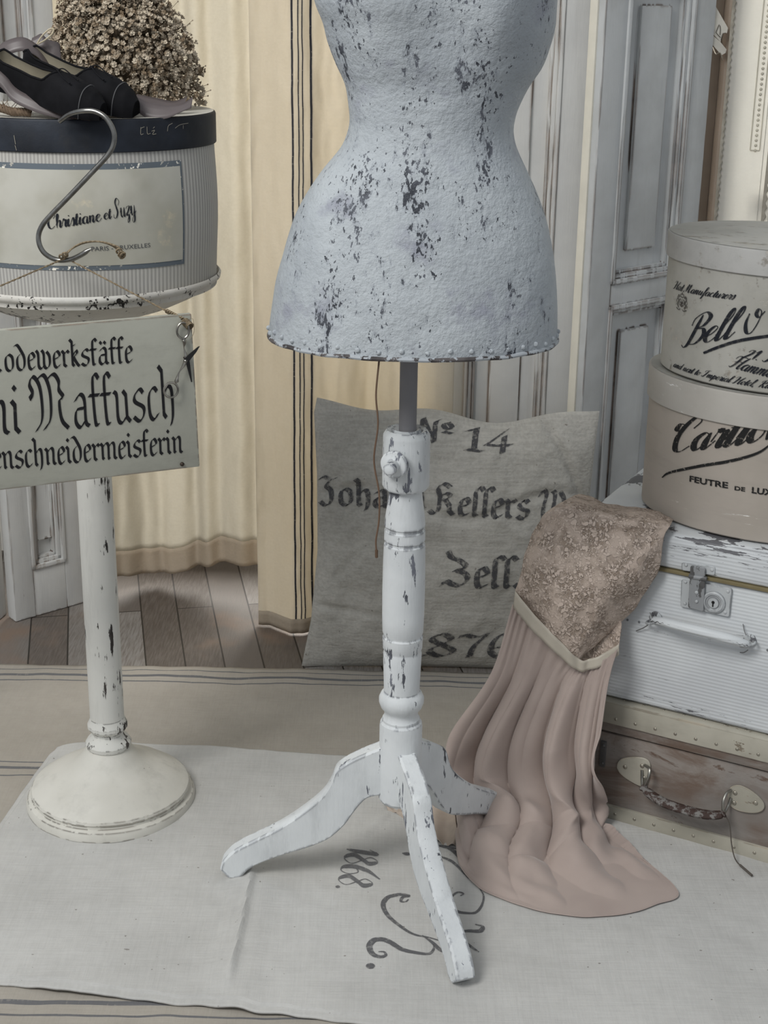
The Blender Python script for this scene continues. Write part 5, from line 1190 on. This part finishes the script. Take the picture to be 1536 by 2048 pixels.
SK = [R([(1026, 1208), (1040, 1228), (1058, 1246), (1076, 1266), (1096, 1287), (1116, 1306), (1134, 1324), (1150, 1336), (1166, 1336), (1184, 1330), (1202, 1323), (1220, 1312), (1236, 1298)], 'd', -.052),
 R([(985, 1345), (1005, 1352), (1025, 1358), (1045, 1362), (1066, 1366), (1088, 1370), (1110, 1374), (1130, 1378), (1150, 1380), (1170, 1378), (1188, 1374), (1206, 1368), (1222, 1360)], 'd', -.058),
 R([(912, 1455), (940, 1468), (965, 1475), (990, 1480), (1018, 1482), (1048, 1484), (1076, 1486), (1100, 1488), (1125, 1488), (1150, 1486), (1172, 1482), (1192, 1476), (1210, 1468)], 'd', -.068),
 R([(890, 1520), (915, 1540), (945, 1552), (975, 1560), (1010, 1566), (1045, 1568), (1075, 1568), (1102, 1566), (1128, 1562), (1150, 1560), (1170, 1556), (1186, 1550), (1196, 1542)], 'd', -.075),
 R([(900, 1562), (935, 1590), (970, 1608), (1005, 1618), (1035, 1625), (1065, 1632), (1092, 1640), (1118, 1642), (1140, 1636), (1160, 1628), (1175, 1618), (1187, 1608), (1196, 1596)], 'z', (.03, .045, .05, .05, .05, .05, .05, .05, .05, .05, .05, .055, .06)),
 R([(905, 1585), (930, 1625), (950, 1655), (975, 1678), (1005, 1695), (1040, 1708), (1075, 1712), (1108, 1708), (1140, 1700), (1170, 1690), (1195, 1676), (1210, 1660), (1204, 1635)], 'z', (.02, .04, .045, .04, .035, .03, .03, .03, .03, .03, .03, .03, .03)),
 R([(908, 1605), (915, 1660), (930, 1705), (960, 1738), (1000, 1758), (1045, 1772), (1095, 1778), (1145, 1776), (1195, 1765), (1235, 1748), (1255, 1722), (1250, 1695), (1215, 1660)], 'z', (.018, .035, .03, .022, .019, .018, .018, .018, .018, .02, .022, .02, .018)),
 R([(910, 1622), (913, 1680), (922, 1735), (960, 1778), (1015, 1804), (1080, 1824), (1140, 1834), (1205, 1835), (1265, 1828), (1315, 1810), (1356, 1793), (1335, 1762), (1270, 1712)], 'z', (.016, .022, .016, .0145, .0145, .0145, .0145, .0145, .0145, .0145, .0145, .0145, .0145))]
def crease(x): return 1-abs(sin(x))**.55
def skd(u, v):
    A = interp([(0, .002), (.12, .007), (.3, .025), (.5, .029), (.62, .024), (.8, .013), (.93, .005), (1, .0008)], v)
    w_ = .10*sin(v*5)
    p_ = abs(sin(pi*(u*5.2+w_+.15)))**.8-.55+.35*sin(2*pi*(u*3.1+w_*2)+1)+.25*abs(sin(pi*(u*11+w_*3)))**.7*sm(.55, .1, v)
    g_ = .0022*sin(u*105+5*sin(u*9)+v*8)*sm(.16, .0, v)*(.5+.8*abs(nz(u*9, 1)))
    soft = .016*(nz(u*4.5+1, v*7, 2))*sm(.45, .6, v)*sm(1.0, .85, v)+.006*nz(u*11, v*13, 6)*sm(.5, .6, v)*sm(1, .9, v)
    soft += .010*abs(sin(v*22+u*6))**.8*sm(.5, .58, v)*sm(.80, .70, v)*sm(.75, .55, u)
    return A*p_+g_+soft
M_chif = NT('dusty_pink_chiffon', .75, 0, .15); n = M_chif; a = n.noise(n.co(), 9, 3); n.set('Base Color', n.mix(n.step(a, .3, .7), (.42, .345, .31), (.37, .30, .27))); n.set('Sheen Weight', .25); n.set('Normal', n.bump(n.noise(n.co(), 500, 2), .15, .0005)); M_chif = n.m
fsk = rowsurf(SK, 200, 200, skd)
def skf(u, v):
    p_ = fsk(u, v); p_.z = max(p_.z, clz(p_.x, p_.y)+.0022); return p_
obj('skirt', grid(skf, 260, 260), M_chif, dr, solid=.0012, autos=80)
obj('hem', tube([skf(i/200, 1)+Vector((0, 0, .0006)) for i in range(201)], .0009, 5), M_chif, dr)
# pale lining showing near the tripod leg
ln = [R([(768, 1606), (800, 1604), (850, 1600), (905, 1600)], 'z', (.0145, .018, .022, .03)), R([(775, 1618), (815, 1628), (862, 1640), (912, 1640)], 'z', (.0145, .018, .02, .03)), R([(800, 1626), (840, 1650), (875, 1672), (916, 1672)], 'z', (.0145, .016, .016, .02)), R([(835, 1640), (862, 1668), (885, 1688), (912, 1692)], 'z', (.0145, .0145, .0145, .0145))]
obj('lining', grid(rowsurf(ln, 40, 40, lambda u, v: .004*sin(u*18+v*4)), 60, 40), plain('cream_lining', (.50, .42, .35), .8), dr, solid=.001, autos=80, label='cream lining folded out on the floor')
M_lacep = NT('dusty_rose_lace', .8, 0, .25); n = M_lacep; v = n.co()
n.n; ws = n.n.new('ShaderNodeVectorMath'); ws.operation = 'ADD'; wn = n.n.new('ShaderNodeTexNoise'); wn.inputs['Scale'].default_value = 60; n.t.links.new(v, wn.inputs['Vector'])
w2_ = n.n.new('ShaderNodeVectorMath'); w2_.operation = 'SCALE'; w2_.inputs['Scale'].default_value = .012; n.t.links.new(wn.outputs[1], w2_.inputs[0]); n.t.links.new(v, ws.inputs[0]); n.t.links.new(w2_.outputs[0], ws.inputs[1])
def dots(sc_, lo, hi): return n.step(n.vor(ws.outputs[0], sc_), hi, lo, 0, 1)
e1 = n.vor(ws.outputs[0], 150, 'DISTANCE_TO_EDGE'); thread = n.step(e1, .10, .05, 0, 1)
lit = n.math('MAXIMUM', n.math('MAXIMUM', dots(120, .30, .42), dots(215, .34, .46)), n.math('MULTIPLY', thread, .7))
reg = n.step(n.noise(v, 34, 3, .6), .40, .60); lit = n.math('MAXIMUM', lit, n.math('MULTIPLY', reg, .75)); big = n.step(n.noise(v, 48, 2), .66, .61)
lit = n.math('MULTIPLY', lit, n.math('ADD', n.math('MULTIPLY', big, .5), .5)); m_ = n.math('SUBTRACT', 1.0, lit)
n.set('Base Color', n.mix(m_, (.55, .455, .39), (.28, .22, .175))); n.set('Normal', n.bump(lit, 1.0, .0028))
sq = n.step(n.vor(v, 260), .18, .12, 0, 1); n.set('Roughness', n.math('SUBTRACT', .8, n.math('MULTIPLY', n.math('MULTIPLY', sq, n.step(n.noise(v, 14, 1), .5, .6)), .6))); M_lacep = n.m
BO = [R([(1118, 1012), (1140, 998), (1162, 992), (1190, 997), (1220, 1004), (1255, 1011), (1290, 1019), (1320, 1028), (1346, 1040)], 'z', (.485, .492, .494, .494, .494, .494, .494, .494, .492)),
 R([(1092, 1030), (1115, 1018), (1142, 1014), (1175, 1017), (1210, 1025), (1245, 1033), (1280, 1040), (1310, 1046), (1340, 1052)], 'z', (.492, .505, .510, .510, .508, .506, .505, .502, .498)),
 R([(1068, 1062), (1094, 1054), (1125, 1052), (1160, 1054), (1198, 1060), (1235, 1066), (1270, 1070), (1300, 1072), (1328, 1072)], 'd', (-.030, -.038, -.042, -.042, -.040, -.036, -.032, -.026, -.012)),
 R([(1052, 1104), (1082, 1106), (1115, 1108), (1150, 1110), (1188, 1113), (1222, 1115), (1258, 1115), (1292, 1112), (1325, 1104)], 'd', (-.050, -.062, -.068, -.068, -.064, -.058, -.050, -.038, -.014)),
 R([(1041, 1150), (1070, 1160), (1100, 1168), (1135, 1174), (1168, 1178), (1202, 1176), (1240, 1170), (1278, 1160), (1314, 1146)], 'd', (-.056, -.070, -.078, -.080, -.076, -.068, -.058, -.040, -.014)),
 R([(1033, 1180), (1060, 1196), (1088, 1212), (1120, 1226), (1150, 1234), (1182, 1232), (1215, 1222), (1250, 1206), (1290, 1186)], 'd', (-.056, -.068, -.076, -.078, -.074, -.066, -.056, -.038, -.014)),
 R([(1029, 1190), (1050, 1214), (1074, 1240), (1100, 1264), (1128, 1290), (1150, 1306), (1184, 1282), (1220, 1250), (1262, 1220)], 'd', (-.056, -.062, -.068, -.070, -.068, -.066, -.054, -.038, -.014)),
 R([(1028, 1196), (1048, 1222), (1070, 1247), (1095, 1272), (1123, 1298), (1152, 1324), (1172, 1312), (1202, 1278), (1240, 1246)], 'd', (-.054, -.056, -.058, -.060, -.060, -.060, -.050, -.036, -.014))]
bod = lambda u, v: .004*sin(u*9+v*4)*sin(pi*u)+.005*exp(-((v-.22-.06*sin(u*5))/.035)**2)*sin(pi*u)+.006*nz(u*4, v*4, 3)*sm(0, .2, v)+.003*nz(u*10, v*9, 3)
obj('bodice', grid(rowsurf(BO, 9, 9, bod), 140, 140), M_lacep, dr, solid=.0015, autos=80)
FB = [R([(1240, 1222), (1222, 1240), (1196, 1262), (1172, 1280)], 'd', -.020), R([(1243, 1250), (1224, 1262), (1196, 1280), (1164, 1300)], 'd', -.026), R([(1240, 1275), (1220, 1286), (1192, 1300), (1158, 1316)], 'd', -.034), R([(1237, 1300), (1216, 1312), (1190, 1322), (1156, 1330)], 'd', -.040)]
obj('bodice_back', grid(rowsurf(FB, 9, 9), 30, 20), M_lacep, dr, solid=.0015, autos=80)
WU = R([(1031, 1182), (1050, 1207), (1075, 1236), (1102, 1264), (1128, 1290), (1150, 1312), (1166, 1321), (1182, 1317), (1206, 1308), (1238, 1287)], 'd', (-.062, -.070, -.074, -.075, -.074, -.068, -.062, -.056, -.052, -.046))
WL = R([(1027, 1214), (1045, 1238), (1071, 1267), (1099, 1294), (1127, 1320), (1150, 1338), (1164, 1343), (1182, 1339), (1210, 1329), (1238, 1309)], 'd', (-.062, -.069, -.073, -.074, -.073, -.067, -.062, -.058, -.054, -.048))
a_, b_ = catmull(WU, 10), catmull(WL, 10); N9 = len(a_)-1
obj('waistband', grid(lambda u, v: a_[round(u*N9)].lerp(b_[round(u*N9)], v)+Vector((0, -.0012*sin(u*40), 0)), N9, 4), plain('cream_satin_band', (.50, .455, .38), .45, var=.08, bump=.05), dr, solid=.0015, autos=80)

# things of one kind share a group
for o in bpy.data.objects:
    if o.parent is None and 'category' in o:
        k = o.name.split('.')[0]
        if k == 'panelled_door': o['group'] = 'old panelled doors standing behind'
        elif k == 'ballet_shoe': o['group'] = 'pair of black ballet shoes on the hat box'
        elif k == 'suitcase': o['group'] = 'stacked old suitcases'
        elif k == 'hat_box' and o.location.x > 0: o['group'] = 'hat boxes stacked on the suitcases'
